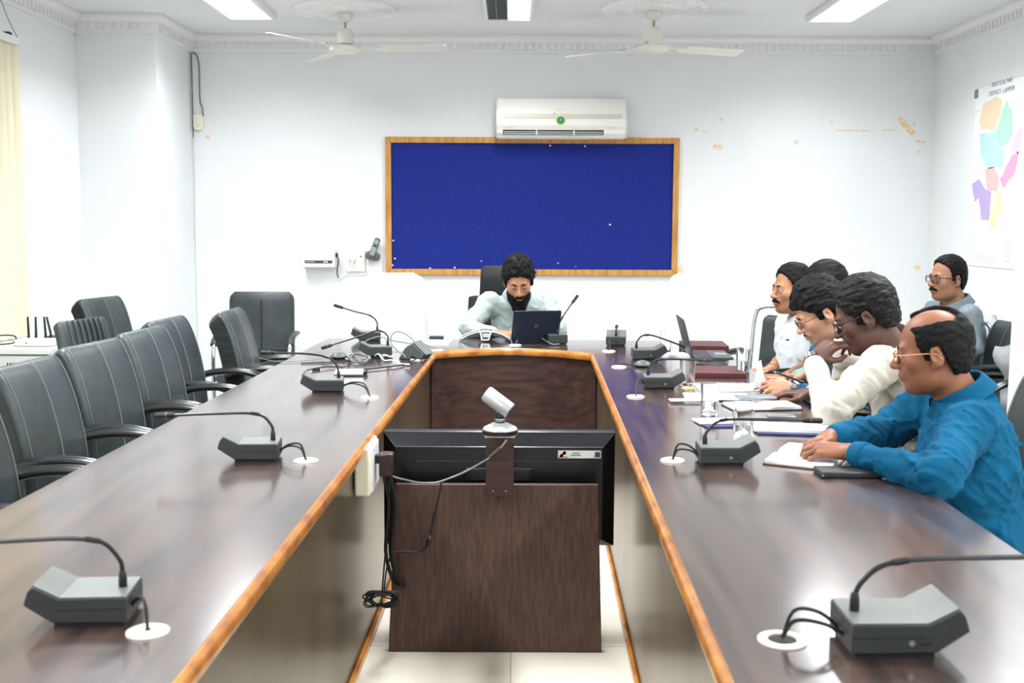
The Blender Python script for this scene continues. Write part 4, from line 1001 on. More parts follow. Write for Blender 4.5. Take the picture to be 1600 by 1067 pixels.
# ------------------------------------------------------------------ head, hand
def head_prims(fat=0., lid=.3, jaw=1.0):
    p = [('u', el((0, -.012, .032), (.074, .097, .087)), 0)]
    p += [('u', el((0, .030, -.045), (.060+fat, .062, .082)), .035), ('u', el((0, .066, -.104), (.028*jaw, .024, .021)), .03)]
    p += [('u', el((0, .015, -.088), (.048+fat*1.5, .05, .032)), .03)]
    for s in (-1, 1):
        p += [('u', el((s*.042, .056, -.026), (.023+fat*.6, .024, .022)), .025), ('u', el((s*.03, .0, -.082), (.028+fat, .045, .03)), .03)]
    p += [('u', rc((-.034, .080, .017), (.034, .080, .017), .011, .011), .018)]
    for s in (-1, 1): p += [('s', el((s*.032, .103, -.004), (.018, .018, .012)), .014)]
    p += [('u', rc((0, .088, .008), (0, .113, -.032), .0075, .0115), .014), ('u', el((0, .112, -.036), (.0125, .0115, .0095)), .008)]
    for s in (-1, 1):
        p += [('u', el((s*.0125, .101, -.038), (.008, .011, .0075)), .007), ('s', el((s*.0065, .107, -.0465), (.004, .005, .004)), .003)]
        p += [('u', el((s*.0315, .0805, -.003), (.0125, .0125, .0115)), .003), ('u', el((s*.0315, .0815, -.003+.010*(1-lid)), (.0138, .0135, .0095)), .004)]
    p += [('u', el((0, .088, -.066), (.026, .014, .014)), .02), ('u', el((0, .0985, -.0665), (.021, .0085, .0052)), .004), ('u', el((0, .0965, -.0775), (.018, .0085, .006)), .004),
          ('s', rc((-.02, .103, -.0722), (.02, .103, -.0722), .0018, .0018), .004)]
    for s in (-1, 1):
        R = rotm('z', s*-.35)@rotm('x', -.2)
        p += [('u', el((s*.0795, -.014, -.012), (.0075, .020, .033), R), .006), ('s', el((s*.0885, -.010, -.008), (.0075, .010, .018), R), .005), ('u', el((s*.0765, -.004, -.040), (.006, .009, .010)), .005)]
    return p
HAIRCUT = [(.3, .125), (.083, .086), (.064, .058), (.052, .032), (.034, .018), (.026, -.022), (.006, -.028), (.002, .014), (-.026, .022), (-.040, -.03), (-.056, -.068), (-.3, -.095), (-.3, -.5), (.3, -.5)]
def hair_prims(t=.012, top=.0, amp=.003, freq=90, cut=HAIRCUT, wide=.0, seed=0, nape=True, streak=(1, .35, 1)):
    p = [('u', el((0, -.014, .034+top*.4), (.076+t*.8+wide, .099+t, .088+t+top*.6)), 0)]
    if nape: p += [('u', el((0, -.045, -.025), (.066+t*.6, .058+t*.6, .075)), .03)]
    p += [('s', polycut(cut), .006)]
    st = np.array(streak)
    p += [('n', lambda P: amp*vnoise(P*freq*st+seed*7.3)+amp*.55*vnoise(P*freq*2.3*st+seed*3.1+11), 0)]
    return p
FL = [(.042, .027, .021), (.047, .030, .022), (.043, .028, .022), (.034, .022, .019)]
FR = [(.0092, .0084, .0076, .0064), (.0094, .0086, .0078, .0066), (.0089, .0081, .0073, .0062), (.0079, .0072, .0065, .0056)]
MH = [(.027, .088, 0), (.007, .093, .003), (-.013, .088, .001), (-.031, .078, -.004)]
MBASE = [(.014, .008, 0), (.005, .006, 0), (-.006, .006, 0), (-.015, .008, -.002)]
def hand_prims(curl, spread=(.1, .02, -.06, -.14), thumb=((.018, .018, -.008), (.044, .046, -.016), (.056, .076, -.022), (.058, .100, -.026))):
    p = [('u', el((-.001, .05, -.006), (.034, .044, .0125)), 0), ('u', rc((.0, -.02, 0), (0, .02, -.002), .021, .019), .02)]
    tips = []
    for i in range(4): p += [('u', rc(MBASE[i], MH[i], .012, .0098), .012)]
    p += [('u', rc(thumb[0], thumb[1], .014, .012), .014)]
    q = []
    for i in range(4):
        c = np.array(MH[i]); a = 0; pts = [c]
        for j in range(3):
            a += curl[i][j]; d = V(math.sin(spread[i]), math.cos(spread[i])*math.cos(a), -math.sin(a)); d /= np.linalg.norm(d)
            n = c+d*FL[i][j]; q += [('u', rc(c, n, FR[i][j], FR[i][j+1]), .004 if j else .007)]; c = n; pts.append(n)
        tips.append(pts)
    q += [('u', rc(thumb[1], thumb[2], .0108, .0098), .006), ('u', rc(thumb[2], thumb[3], .0098, .0075), .004)]
    return p, q, tips
def frame(y, z):
    """columns: x = y cross z, y, z (z re-orthogonalised)"""
    y = np.array(y, float); y /= np.linalg.norm(y); z = np.array(z, float); z = z-y*(z@y); z /= np.linalg.norm(z)
    return np.stack([np.cross(y, z), y, z], 1)
M_HAIR = mat('black_hair', rgb(9, 8, 8), .62, spec=.2, noise=(rgb(22, 20, 20), 120, (1, .3, 1), .5, .75), bump=(260, (1, .25, 1), .5, .003))
M_HAIRG = mat('greying_hair', rgb(12, 11, 11), .6, spec=.22, noise=(rgb(60, 58, 56), 60, (1, .3, 1), .58, .8), bump=(260, (1, .25, 1), .5, .003))
M_EYE = mat('eye_white', rgb(222, 216, 208), .2); M_IRIS = mat('eye_iris', rgb(28, 18, 14), .12)
PEOPLE = {}
def person(key, label, hip, neck, facing, head, sh, elb, wri, hands, skin, shirt, hair, h=.0045, fat=0., belly=0., short=False, lid=.3, brows=True, moustache=0, extra=None, jaw=1.0, sh_h=.009, neck_r=.056, folds=.006,
           trousers=None, hair_mat=None, collar=True, collar_open=.5, hs=1.0, stubble=None, arm_r=1.0, cuff=True, pocket=False):
    hip, neck = np.array(hip, float), np.array(neck, float)
    hc, hyaw, hpitch, hroll = head; hc = np.array(hc, float)
    root = empty('person', (hip[0], hip[1], 0), 0, label, 'person'); O = V(hip[0], hip[1], 0)
    a = math.radians(hyaw); Rh = rotm('z', a-math.pi/2)@rotm('x', -math.radians(hpitch))@rotm('y', math.radians(hroll))
    u = neck-hip; H = np.linalg.norm(u); u /= H; b = math.radians(facing); f0 = V(math.cos(b), math.sin(b), 0); f = f0-u*(f0@u); f /= np.linalg.norm(f); s = np.cross(f, u)
    RT_ = np.stack([s, f, u], 1)
    W = lambda q: hc+Rh@(np.array(q, float)*hs)          # head-local to world
    # --- one continuous skin body: head, neck, inner torso, arms, hands
    G = [Grp(head_prims(fat, lid, jaw), hc, Rh/hs, c=hc, rad=.15)]
    # the local frame is scaled, so distances come back in head units; rescale
    hg = G[0]; G[0] = lambda P, g=hg: g(P)*1.0
    core = [('u', rc(neck-u*.03, W((0, -.022, -.06)), neck_r+.006, neck_r), 0), ('u', rc(neck-u*.06, hip+u*.1, .08, .1), .04)]
    for k in 'LR': core += [('u', rc(neck-u*.05, sh[k], .045, .04), .03)]
    G.append(Grp(core))
    tipsW = {}
    for k in 'LR':
        arm = [('u', rc(sh[k], elb[k], .046*arm_r, .038*arm_r), 0), ('u', rc(elb[k], elb[k]*.55+wri[k]*.45, .036*arm_r, .031), .012), ('u', rc(elb[k]*.55+wri[k]*.45, wri[k], .031, .0235), .012)]
        mid = (sh[k]+wri[k]+elb[k])/3; G.append(Grp(arm, c=mid, rad=max(np.linalg.norm(q-mid) for q in (sh[k], elb[k], wri[k]))+.06))
        hd = hands.get(k)
        if hd:
            Ra = frame(hd['dir'], hd['back'])
            thumb_is_plus = (k == 'L')               # left hand, palm down, fingers forward: thumb on its +x side
            if not thumb_is_plus: Ra = Ra*np.array([-1, 1, 1.])[None]
            p, q, tips = hand_prims(hd['curl'], hd.get('spread', (.1, .02, -.06, -.14)), **({'thumb': hd['thumb']} if 'thumb' in hd else {}))
            G.append(Grp(p+q, wri[k], Ra, c=wri[k]+Ra[:, 1]*.085, rad=.125)); tipsW[k] = (Ra, [[wri[k]+Ra@t for t in tp] for tp in tips])
    F_ = union(G, .012)
    pts = [hc+V(.14, .14, .15), hc-V(.14, .14, .15), hip]+[q for d in (sh, elb, wri) for q in d.values()]+[t for k in tipsW for tp in tipsW[k][1] for t in tp]
    lo = np.min(pts, 0)-.09; hi = np.max(pts, 0)+.07
    sk = np.array(skin); lip = sk*np.array([.82, .62, .62]); dk = sk*np.array(stubble if stubble else (1, 1, 1))
    def col(Pw):
        q = (Pw-hc)@Rh/hs; c = np.tile(sk, (len(q), 1))
        m = np.clip(1-np.sqrt((q[:, 0]/.024)**2+((q[:, 2]+.072)/.0115)**2), 0, 1)*(q[:, 1] > .08); m = np.clip(m*4, 0, 1)[:, None]; c = c*(1-m)+lip*m
        if stubble:
            m = np.clip((-.04-q[:, 2])/.02, 0, 1)*(q[:, 2] > -.135)*(q[:, 1] > -.02)*np.clip((np.abs(q[:, 0])-.0)/.01+1, 0, 1); m = (m*(1-np.clip(1-np.sqrt((q[:, 0]/.024)**2+((q[:, 2]+.072)/.0115)**2), 0, 1)))[:, None]; c = c*(1-.6*m)+dk*.6*m
        n = vnoise(Pw*70)[:, None]*.04+vnoise(Pw*22+5)[:, None]*.05; return np.clip(c*(1+n), 0, 1)
    ms = mat('skin_'+key, tuple(skin), .48, spec=.42, attr='Col', bump=(420, O1, .12, .0006))
    sdf_obj('body', F_, lo, hi, h, ms, root, O, col)
    # --- hair, brows, moustache, eyes
    hm = hair_mat or M_HAIR
    Wb = lambda Pw: None
    if hair is not None:
        hp = hair if isinstance(hair, list) else hair_prims(**hair)
        g = Grp(hp, hc, Rh/hs); sdf_obj('hair', g, hc-.17, hc+.17, max(.0034, h*.85), hm, root, O, smooth_it=0)
    if brows:
        p = []
        for sx in (-1, 1): p += [('u', rc((sx*.014, .0955, .0165), (sx*.031, .0915, .0205), .0036, .0042), 0), ('u', rc((sx*.031, .0915, .0205), (sx*.045, .0815, .0170), .0042, .0026), .002)]
        sdf_obj('eyebrows', Grp(p, hc, Rh/hs), hc-.13, hc+.13, .0026, hm, root, O)
    if moustache:
        p = []
        for sx in (-1, 1): p += [('u', rc((sx*.004, .1045, -.056), (sx*.024, .094, -.0625), .0058*moustache, .0045*moustache), 0), ('u', rc((sx*.024, .094, -.0625), (sx*.032, .085, -.072), .0045*moustache, .002), .003)]
        p += [('n', lambda P: .0012*vnoise(P*400), 0)]
        sdf_obj('moustache', Grp(p, hc, Rh/hs), hc-.14, hc+.14, .0024, hm, root, O)
    for sx in (-1, 1):
        e = MB().ball(W((sx*.0315, .0828, -.0035))-O, .0112*hs, n=14, m=10).build('eye', M_EYE, root, smooth=180)
        MB().ball(W((sx*.0315, .0905, -.006))-O, .0052*hs, n=12, m=8).build('iris', M_IRIS, e, smooth=180)
    # --- shirt
    c1 = hip+u*.17+f*.015; c2 = hip+u*(H*.66)
    t = [('u', el(c1, (.165+belly*.6, .125+belly, .18), RT_), 0), ('u', el(c2, (.178, .118+belly*.3, .19), RT_), .06), ('u', el(hip+u*.02, (.172+belly*.4, .14+belly*.6, .12), RT_), .05)]
    t += [('u', rc(neck-u*.080, neck-u*.13, neck_r+.024, .10), .05)]
    for k in 'LR': t += [('u', rc(neck-u*.055+(sh[k]-neck)*.30, sh[k], .050, .064*arm_r), .05)]
    for k in 'LR':
        if short:
            e = sh[k]*.35+elb[k]*.65; t += [('u', rc(sh[k], e, .068*arm_r, .066*arm_r), .025)]
        else:
            e = wri[k]+(elb[k]-wri[k])*.14
            t += [('u', rc(sh[k], elb[k], .068*arm_r, .054*arm_r), .03), ('u', rc(elb[k], e, .055*arm_r, .038*arm_r), .02)]
    base = Grp(t)
    sleeves = [(sh[k], elb[k]) for k in 'LR']+([] if short else [(elb[k], wri[k]) for k in 'LR'])
    def shirtf(P):
        d = base(P); m = np.abs(d) < .04
        if m.any():
            Q = P[m]; n = folds*.9*vnoise(Q*np.array([10, 10, 5])+3)
            for q_, fr_, am in ((rotm('y', .6)@rotm('z', .5), np.array([26, 7, 9]), 1.0), (rotm('y', -.8)@rotm('x', .4), np.array([34, 10, 9]), .75), (rotm('x', .9)@rotm('z', -.4), np.array([12, 42, 13]), .6)):
                vv = vnoise((Q@q_)*fr_+am*9); n = n-folds*am*(np.clip(1-np.abs(vv)/.32, 0, 1)**1.6-.3)
            for A, B_ in sleeves:
                ab = B_-A; L = np.linalg.norm(ab); tt = ((Q-A)@ab)/L; dl = np.linalg.norm((Q-A)-(tt/L)[:, None]*ab, axis=1)
                end = np.exp(-((tt-L)/.09)**2)+.5*np.exp(-(tt/.07)**2)
                wgt = np.exp(-((dl-.05)/.045)**2)*(tt > -.04)*(tt < L+.04)*end; tw = (Q@V(.3, .5, .8))
                n = n+wgt*folds*.75*np.sin(tt*95+22*vnoise(Q*7)+30*tw)*(.5+.5*vnoise(Q*13+4))
            if not short:
                for k in 'LR': n = n*np.clip((np.linalg.norm(Q-wri[k], axis=1)-.03)/.09, .15, 1)
            d[m] = d[m]+n
        # neck opening
        q = P-neck; ax = u
        hz = q@ax; return np.maximum(d, hz+.012-0*hz) if False else d
    pts = [hip-u*.1, neck+.0*u]+[q for q in sh.values()]+[q for q in elb.values()]+([] if short else list(wri.values()))
    lo = np.min(pts, 0)-.24; hi = np.max(pts, 0)+.2; lo[2] = hip[2]-.13
    shirt_o = sdf_obj('shirt', shirtf, lo, hi, sh_h, shirt, root, O)
    if not short and cuff:
        for k in 'LR':
            d = elb[k]-wri[k]; d /= np.linalg.norm(d); c0 = wri[k]+d*.014-O; c1_ = wri[k]+d*.068-O
            MB().tube([c0, c0+d*.004, c1_-d*.004, c1_], [.0335, .0365, .0405*arm_r, .037*arm_r], 22).build('cuff', shirt, shirt_o, smooth=50, sub=1)
    if collar:
        ax = (W((0, -.02, -.07))-neck); ax /= np.linalg.norm(ax); ax = ax*.6+u*.4; ax /= np.linalg.norm(ax); ff = f-ax*(f@ax); ff /= np.linalg.norm(ff); Rc = np.stack([np.cross(ff, ax), ff, ax], 1); co = neck+ax*.004+f*.006
        def colf(P):
            q = (P-co)@Rc; r = np.hypot(q[:, 0], q[:, 1]*.96+.004); ph = np.abs(np.arctan2(q[:, 0], q[:, 1])); z = q[:, 2]
            fr_ = np.clip((1.5-ph)/1.5, 0, 1)
            ztop = .046-.022*fr_; zlo = -.006-.030*np.clip((1.15-ph)/.9, 0, 1); r0 = neck_r+.013
            outer = np.abs(r-(r0+.006+.42*(ztop-z)))*.92-.0028; inner_ = np.abs(r-(r0+.002+.05*(ztop-z)))-.0028
            A = np.maximum(np.maximum(outer, z-ztop), zlo-z); Bn = np.maximum(np.maximum(inner_, z-ztop), -.03-z)
            gap = (collar_open*.16+collar_open*.55*np.clip((ztop-z)/.05, 0, 1.2))-ph
            return np.maximum(np.minimum(A, Bn), gap*r0)
        sdf_obj('collar', colf, co-.13, co+.13, .0034, shirt, shirt_o, O)
    # --- trousers and shoes
    kn = hip+f0*.43; side = V(f0[1], -f0[0], 0); tl_ = [('u', el(hip-V(0, 0, .02), (.165, .14, .11), np.stack([side, f0, V(0, 0, 1)], 1)), 0)]; shoes = []
    for sg in (-1, 1):
        a0 = hip+side*sg*.085-V(0, 0, .02); k0 = hip+f0*.40+side*sg*.12; k0[2] = .50; an = k0+f0*.02; an[2] = .10
        tl_ += [('u', rc(a0, k0, .088, .066), .04), ('u', rc(k0, an, .064, .048), .03)]; shoes.append((an, f0))
    sdf_obj('trousers', Grp(tl_), hip-V(.75, .75, 0)*1-V(0, 0, hip[2]-.04), hip+V(.75, .75, .2), .016, trousers or M['trousers'], root, O)
    for an, fd in shoes:
        R_ = np.stack([V(fd[1], -fd[0], 0), fd, V(0, 0, 1)], 1); MB().ball(an+fd*.07-V(0, 0, .055)-O, (.045, .13, .044), R=R_, n=16, m=10).build('shoe', M['black'], root, smooth=180)
    PEOPLE[key] = dict(root=root, O=O, W=W, Rh=Rh, hc=hc, tips=tipsW, hs=hs, wri=wri, elb=elb, f=f, u=u, s=s, shirt=shirt_o, neck=neck, hip=hip)
    return root
M['trousers'] = mat('dark_trousers', rgb(52, 54, 62), .85, bump=(90, O1, .2, .002))
def glasses(key, m, lens=True, w2=.0335, hh=.0165, wd=.026, rim=.0016, full=True, temple=True, z0=-.003):
    d = PEOPLE[key]; O = d['O']; W = d['W']; root = d['root']; q = MB()
    for sx in (-1, 1):
        loop = []
        for x, z in rrect(wd*2, hh*2, .0115, 4):
            X = sx*w2+x; loop.append(W((X, .1105-abs(X)*.12-abs(X)**2*1.6, z0+z))-O)
        q.tube(loop, rim, 6, closed=True)
        if temple: q.tube([W((sx*(w2+wd), .099, z0+hh*.5))-O, W((sx*.081, .075, z0+.006))-O, W((sx*.0835, .01, z0+.005))-O, W((sx*.083, -.012, z0+.002))-O, W((sx*.081, -.03, z0-.016))-O], [rim, rim*1.3, rim*1.2, rim, rim], 6)
    q.tube([W((-w2+wd-.001, .1105, z0+.006))-O, W((0, .1135, z0+.008))-O, W((w2-wd+.001, .1105, z0+.006))-O], rim, 6)
    g = q.build('glasses', m, root, smooth=60)
    if lens:
        for sx in (-1, 1):
            loop = [W((sx*w2+x, .1105-abs(sx*w2+x)*.12-abs(sx*w2+x)**2*1.6, z0+z))-O for x, z in rrect(wd*2-.001, hh*2-.001, .0115, 4)]
            bk_ = [p+d['Rh']@V(0, -.0012, 0) for p in loop]; MB().rings([bk_, loop]).build('lens', M['clear'], g, smooth=0)
    return g
def band(key, k, off, r, width, m, name='watch', dial=None, strapw=None):
    """strap round the wrist, optional dial on the back of the hand side"""
    d = PEOPLE[key]; w_ = d['wri'][k]; ax = d['elb'][k]-w_; ax /= np.linalg.norm(ax); c = w_+ax*off-d['O']; bk_ = d['tips'][k][0][:, 2]; bk_ = bk_-ax*(bk_@ax); bk_ /= np.linalg.norm(bk_); sd = np.cross(ax, bk_)
    pr_ = [(r-.001, -width/2), (r+.0022, -width/2), (r+.0026, 0), (r+.0022, width/2), (r-.001, width/2)]; R_ = np.stack([sd, bk_, ax], 1)
    q = MB(); RR = [[c+R_@V(rr*math.cos(2*math.pi*j/26), rr*.93*math.sin(2*math.pi*j/26), zz) for j in range(26)] for rr, zz in pr_]; q.rings(RR, cap=False)
    o = q.build(name, m, d['root'], smooth=50)
    if dial:
        Rd = np.stack([sd, ax, bk_], 1); cc = c+bk_*(r*.93)
        MB().lathe([(.001, 0), (.0185, 0), (.02, .003), (.02, .008), (.0175, .0095)], 26, c=cc, R=Rd).build('case', m, o); MB().lathe([(.001, .0085), (.0165, .0085), (.0165, .0088), (.001, .0088)], 24, c=cc, R=Rd).build('dial', dial, o)
        h_ = MB(); h_.box(cc+Rd@V(.003, .003, .0095), (.011, .0012, .0008), R=Rd@rotm('z', .7)); h_.box(cc+Rd@V(-.002, .004, .0095), (.009, .0014, .0008), R=Rd@rotm('z', 2.0)); h_.build('hands', M['white'], o)
    return o
# ------------------------------------------------------------------ the seven men
cl_ = lambda a, b, c: (a, b, c)
RELAX = [(.35, .5, .3), (.4, .55, .35), (.45, .6, .35), (.5, .6, .4)]
FIST = [(.9, 1.1, .6), (1.0, 1.2, .7), (1.05, 1.2, .7), (1.1, 1.2, .7)]
SK1, SK2, SK3, SK4 = rgb(172, 124, 94), rgb(148, 100, 74), rgb(88, 59, 48), rgb(134, 87, 62)
def fabric(n, c, c2=None): return mat(n, c, .9, spec=.15, noise=((c2 or tuple(x*.88 for x in c)), 14, O1, .4, .65), bump=(500, O1, .15, .0006))
# 1 bearded man at the head of the table
beard_cut = [(-.2, .3), (.2, .3), (.2, -.054), (.098, -.051), (.078, -.055), (.058, -.046), (.038, -.030), (.022, .012), (.002, .012), (-.004, -.03), (-.03, -.07), (-.2, -.06)]
person('bearded', 'bearded man in a pale green shirt typing on a laptop at the table head', (.065, 6.93, .52), ony(808, 466, 6.82), -90, (ony(810, 437, 6.60), -88, 27, 2),
       {'R': ony(762, 474, 6.80), 'L': ony(850, 476, 6.84)}, {'R': ony(733, 512, 6.62), 'L': ony(872, 514, 6.66)}, {'R': ony(775, 521, 6.42), 'L': ony(838, 520, 6.47)},
       {'R': dict(dir=(.8, -.35, .05), back=(0, -.15, 1), curl=RELAX), 'L': dict(dir=(-.9, -.2, .02), back=(0, -.1, 1), curl=RELAX)}, SK1, fabric('shirt_pale_sage', rgb(166, 178, 175)),
       dict(t=.016, top=.014, amp=.008, freq=62, seed=1, wide=.005, streak=(1, .9, 1), cut=[(.3, .10), (.095, .076), (.070, .056), (.056, .034), (.040, .018), (.028, -.022), (.006, -.028), (.002, .014), (-.026, .022), (-.040, -.03), (-.056, -.068), (-.3, -.095), (-.3, -.5), (.3, -.5)]),
       h=.0045, lid=.85, sh_h=.008, folds=.007, hs=1.06, collar_open=.6)
d = PEOPLE['bearded']
bp = [('u', el((0, .034, -.078), (.068, .066, .078)), 0), ('u', el((0, .070, -.140), (.040, .034, .05)), .03), ('s', polycut(beard_cut), .006), ('s', el((0, .108, -.0735), (.018, .022, .0055)), .005)]
bp += [('u', rc((0, .106, -.055), (.026, .096, -.066), .0065, .006), .006), ('u', rc((0, .106, -.055), (-.026, .096, -.066), .0065, .006), .006), ('n', lambda P: .004*vnoise(P*120)+.003*vnoise(P*np.array([260, 260, 90])+9), 0)]
sdf_obj('beard', Grp(bp, d['hc'], d['Rh']/d['hs']), d['hc']-.24, d['hc']+.2, .0038, M_HAIR, d['root'], d['O'], smooth_it=0)
pk = MB(); n0 = d['neck']-d['u']*.03+d['f']*.098
MB().box(d['neck']-d['u']*.17+d['f']*.122-d['O'], (.03, .008, .26), R=np.stack([d['s'], d['f'], d['u']], 1)).build('placket', fabric('shirt_pale_sage_placket', rgb(162, 174, 171)), d['shirt'], bevel=.003)
# 2 man in white shirt, profile
def off(n, dy, dx=0., dz=-.05): return V(n[0]+dx, n[1]+dy, n[2]+dz)
n = ony(1256, 497, 5.72)
person('white', 'moustached man in a white short-sleeved shirt sitting upright, farthest along the right table side', (1.56, 5.74, .52), n, 186, (ony(1237, 451, 5.70), 197, 2, 0),
       {'R': off(n, .19, -.03, -.045), 'L': off(n, -.19, .0, -.045)}, {'R': ony(1226, 556, 5.86), 'L': ony(1262, 574, 5.52)}, {'R': ony(1202, 578, 5.66), 'L': ony(1224, 590, 5.42)},
       {'R': dict(dir=(-.9, -.3, .0), back=(0, .1, 1), curl=RELAX), 'L': dict(dir=(-.95, .25, 0), back=(0, -.1, 1), curl=RELAX)}, rgb(168, 120, 88), fabric('shirt_white', rgb(212, 218, 222)),
       dict(t=.012, top=.008, amp=.004, freq=80, seed=2, cut=[(.3, .14), (.074, .094), (.062, .072), (.044, .048), (.034, .024), (.026, -.022), (.006, -.028), (.002, .014), (-.026, .022), (-.040, -.03), (-.056, -.068), (-.3, -.095), (-.3, -.5), (.3, -.5)]), h=.0046, moustache=1.5, short=True, sh_h=.010, hs=1.0, neck_r=.053, stubble=(.75, .72, .72))
d = PEOPLE['white']; band('white', 'R', .03, .029, .007, mat('bracelet_gold', rgb(212, 170, 90), .25, metal=.9), 'bracelet')
MB().tube([ony(1228, 531, 5.545)-d['O'], ony(1233, 531, 5.545)-d['O']], .004, 8).build('pocket_pen', M['black'], d['shirt'])
# 3 hidden man in teal
n = ony(1306, 500, 5.25)
person('teal', 'man in a teal shirt almost hidden behind the man in navy with glasses', (1.62, 5.26, .52), n, 184, (ony(1288, 453, 5.25), 192, 8, 0),
       {'R': off(n, .19, -.02), 'L': off(n, -.19, -.02)}, {'R': ony(1290, 575, 5.4), 'L': ony(1300, 590, 5.02)}, {'R': ony(1240, 592, 5.2), 'L': ony(1262, 603, 4.98)},
       {'R': dict(dir=(-1, -.1, 0), back=(0, 0, 1), curl=RELAX), 'L': dict(dir=(-1, .1, 0), back=(0, 0, 1), curl=RELAX)}, SK2, fabric('shirt_teal', rgb(100, 156, 150)),
       dict(t=.014, top=.012, amp=.004, freq=80, seed=3), h=.006, sh_h=.012, moustache=1)
# 4 man in navy writing
n = ony(1322, 541, 4.62)
person('navy', 'young man in glasses and a denim blue shirt looking down and holding a pen', (1.58, 4.64, .52), n, 184, (ony(1281, 487, 4.56), 176, 30, 0),
       {'R': off(n, .19, -.03, -.06), 'L': off(n, -.19, -.03, -.06)}, {'R': ony(1330, 610, 4.80), 'L': ony(1306, 632, 4.36)}, {'R': ony(1256, 588, 4.62), 'L': ony(1240, 607, 4.40)},
       {'R': dict(dir=(-.95, -.25, -.05), back=(.1, .5, 1), curl=[(.5, .7, .4), (.7, .8, .5), (.8, .9, .5), (.9, .9, .5)]), 'L': dict(dir=(-1, .15, .05), back=(-.1, -.75, .65), curl=[(.7, .9, .5), (.8, 1.0, .6), (.9, 1.0, .6), (.9, 1.0, .6)])}, rgb(180, 134, 104), fabric('shirt_denim', rgb(44, 80, 116)),
       dict(t=.018, top=.02, amp=.007, freq=66, seed=4, cut=[(.3, .09), (.098, .064), (.07, .050), (.052, .032), (.034, .018), (.026, -.018), (.006, -.024), (.002, .014), (-.026, .022), (-.040, -.03), (-.056, -.068), (-.3, -.095), (-.3, -.5), (.3, -.5)]), h=.0042, lid=.95, moustache=.6, sh_h=.010, stubble=(.7, .68, .68))
glasses('navy', mat('thin_metal_rim', rgb(60, 58, 58), .3, metal=.8), rim=.0011, hh=.015)
band('navy', 'L', -.004, .0265, .016, M['steel'], 'wristwatch', dial=mat('watch_dial', rgb(40, 46, 56), .2))
# 5 man in cream resting chin on hand
n = ony(1396, 540, 4.05)
hcc = ony(1351, 492, 3.98)
SH5 = {'R': V(n[0]-.10, n[1]+.20, n[2]-.05), 'L': ony(1376, 570, 3.86)}
EL5 = {'R': ony(1330, 620, 4.35), 'L': ony(1296, 645, 3.70)}
WR5 = {'R': ony(1262, 615, 4.25), 'L': ony(1270, 561, 3.93)}
person('cream', 'man in a cream shirt and glasses resting his chin on his watch hand', (1.55, 4.0, .52), n, 172, (hcc, 158, 24, 0), SH5, EL5, WR5,
       {'R': dict(dir=(-1, .1, 0), back=(0, 0, 1), curl=RELAX), 'L': dict(dir=(.80, .10, .62), back=(-.5, -.65, .75), curl=[(.5, .9, .5), (.7, 1.1, .6), (.9, 1.2, .6), (1.0, 1.2, .6)], thumb=((.018, .018, -.008), (.042, .044, -.02), (.052, .074, -.034), (.05, .100, -.04)))}, SK3, fabric('shirt_cream', rgb(184, 178, 165)),
       dict(t=.014, top=.010, amp=.004, freq=90, seed=5, wide=.004), h=.004, lid=.6, sh_h=.007, hair_mat=M_HAIRG, hs=1.05, arm_r=1.05, collar_open=.5)
glasses('cream', M['black'], rim=.002, hh=.0165)
band('cream', 'L', -.004, .0285, .018, M['chrome'], 'wristwatch')
# 6 balding man in blue
n = ony(1503, 622, 3.22)
SH6 = {'R': ony(1446, 634, 3.40), 'L': ony(1512, 668, 3.02)}
EL6 = {'R': ony(1392, 672, 3.42), 'L': ony(1462, 746, 2.80)}
WR6 = {'R': ony(1294, 683, 3.26), 'L': ony(1328, 706, 3.06)}
bald_cut = [(.3, .115), (.064, .098), (.056, .078), (.042, .056), (.038, .026), (.030, .012), (.022, -.022), (.004, -.028), (.0, .014), (-.026, .022), (-.040, -.03), (-.054, -.072), (-.3, -.095), (-.3, -.5), (.3, -.5)]
bald_hair = hair_prims(t=.010, top=.0, amp=.003, freq=90, seed=6, cut=bald_cut, wide=.003)
bald_hair.insert(3, ('s', el((-.036, .008, .118), (.044, .098, .054)), .008)); bald_hair.insert(4, ('s', el((0, .085, .10), (.10, .034, .05)), .006))
person('blue', 'balding man in glasses and a bright blue shirt with folded hands on an open notebook', (1.40, 3.16, .50), n, 168, (ony(1457, 547, 3.22), 157, 9, 0), SH6, EL6, WR6,
       {'R': dict(dir=(-.75, -.55, -.12), back=(-.35, .35, .9), curl=[(.55, .75, .4), (.6, .8, .4), (.65, .85, .4), (.7, .85, .4)], thumb=((.018, .018, -.008), (.044, .046, -.012), (.056, .072, -.012), (.058, .094, -.010))),
        'L': dict(dir=(-.86, .50, .03), back=(-.05, -.3, .95), curl=[(.45, .7, .4), (.5, .75, .4), (.55, .8, .4), (.6, .8, .4)], thumb=((.018, .018, -.008), (.040, .05, -.010), (.044, .080, -.010), (.038, .104, -.010)))}, SK4, fabric('shirt_blue', rgb(10, 80, 112), rgb(8, 70, 100)),
       bald_hair, h=.0036, lid=.5, sh_h=.006, fat=.004, belly=.025, neck_r=.060, arm_r=1.06, folds=.0085, stubble=(.8, .76, .74), collar_open=.7, hs=1.0)
glasses('blue', mat('tan_rim', rgb(196, 140, 96), .3), rim=.0016, hh=.0135, z0=-.006)
d = PEOPLE['blue']; RG = mat('ring_gold', rgb(226, 200, 150), .15, metal=1); RS = mat('ring_silver', rgb(225, 222, 215), .15, metal=1)
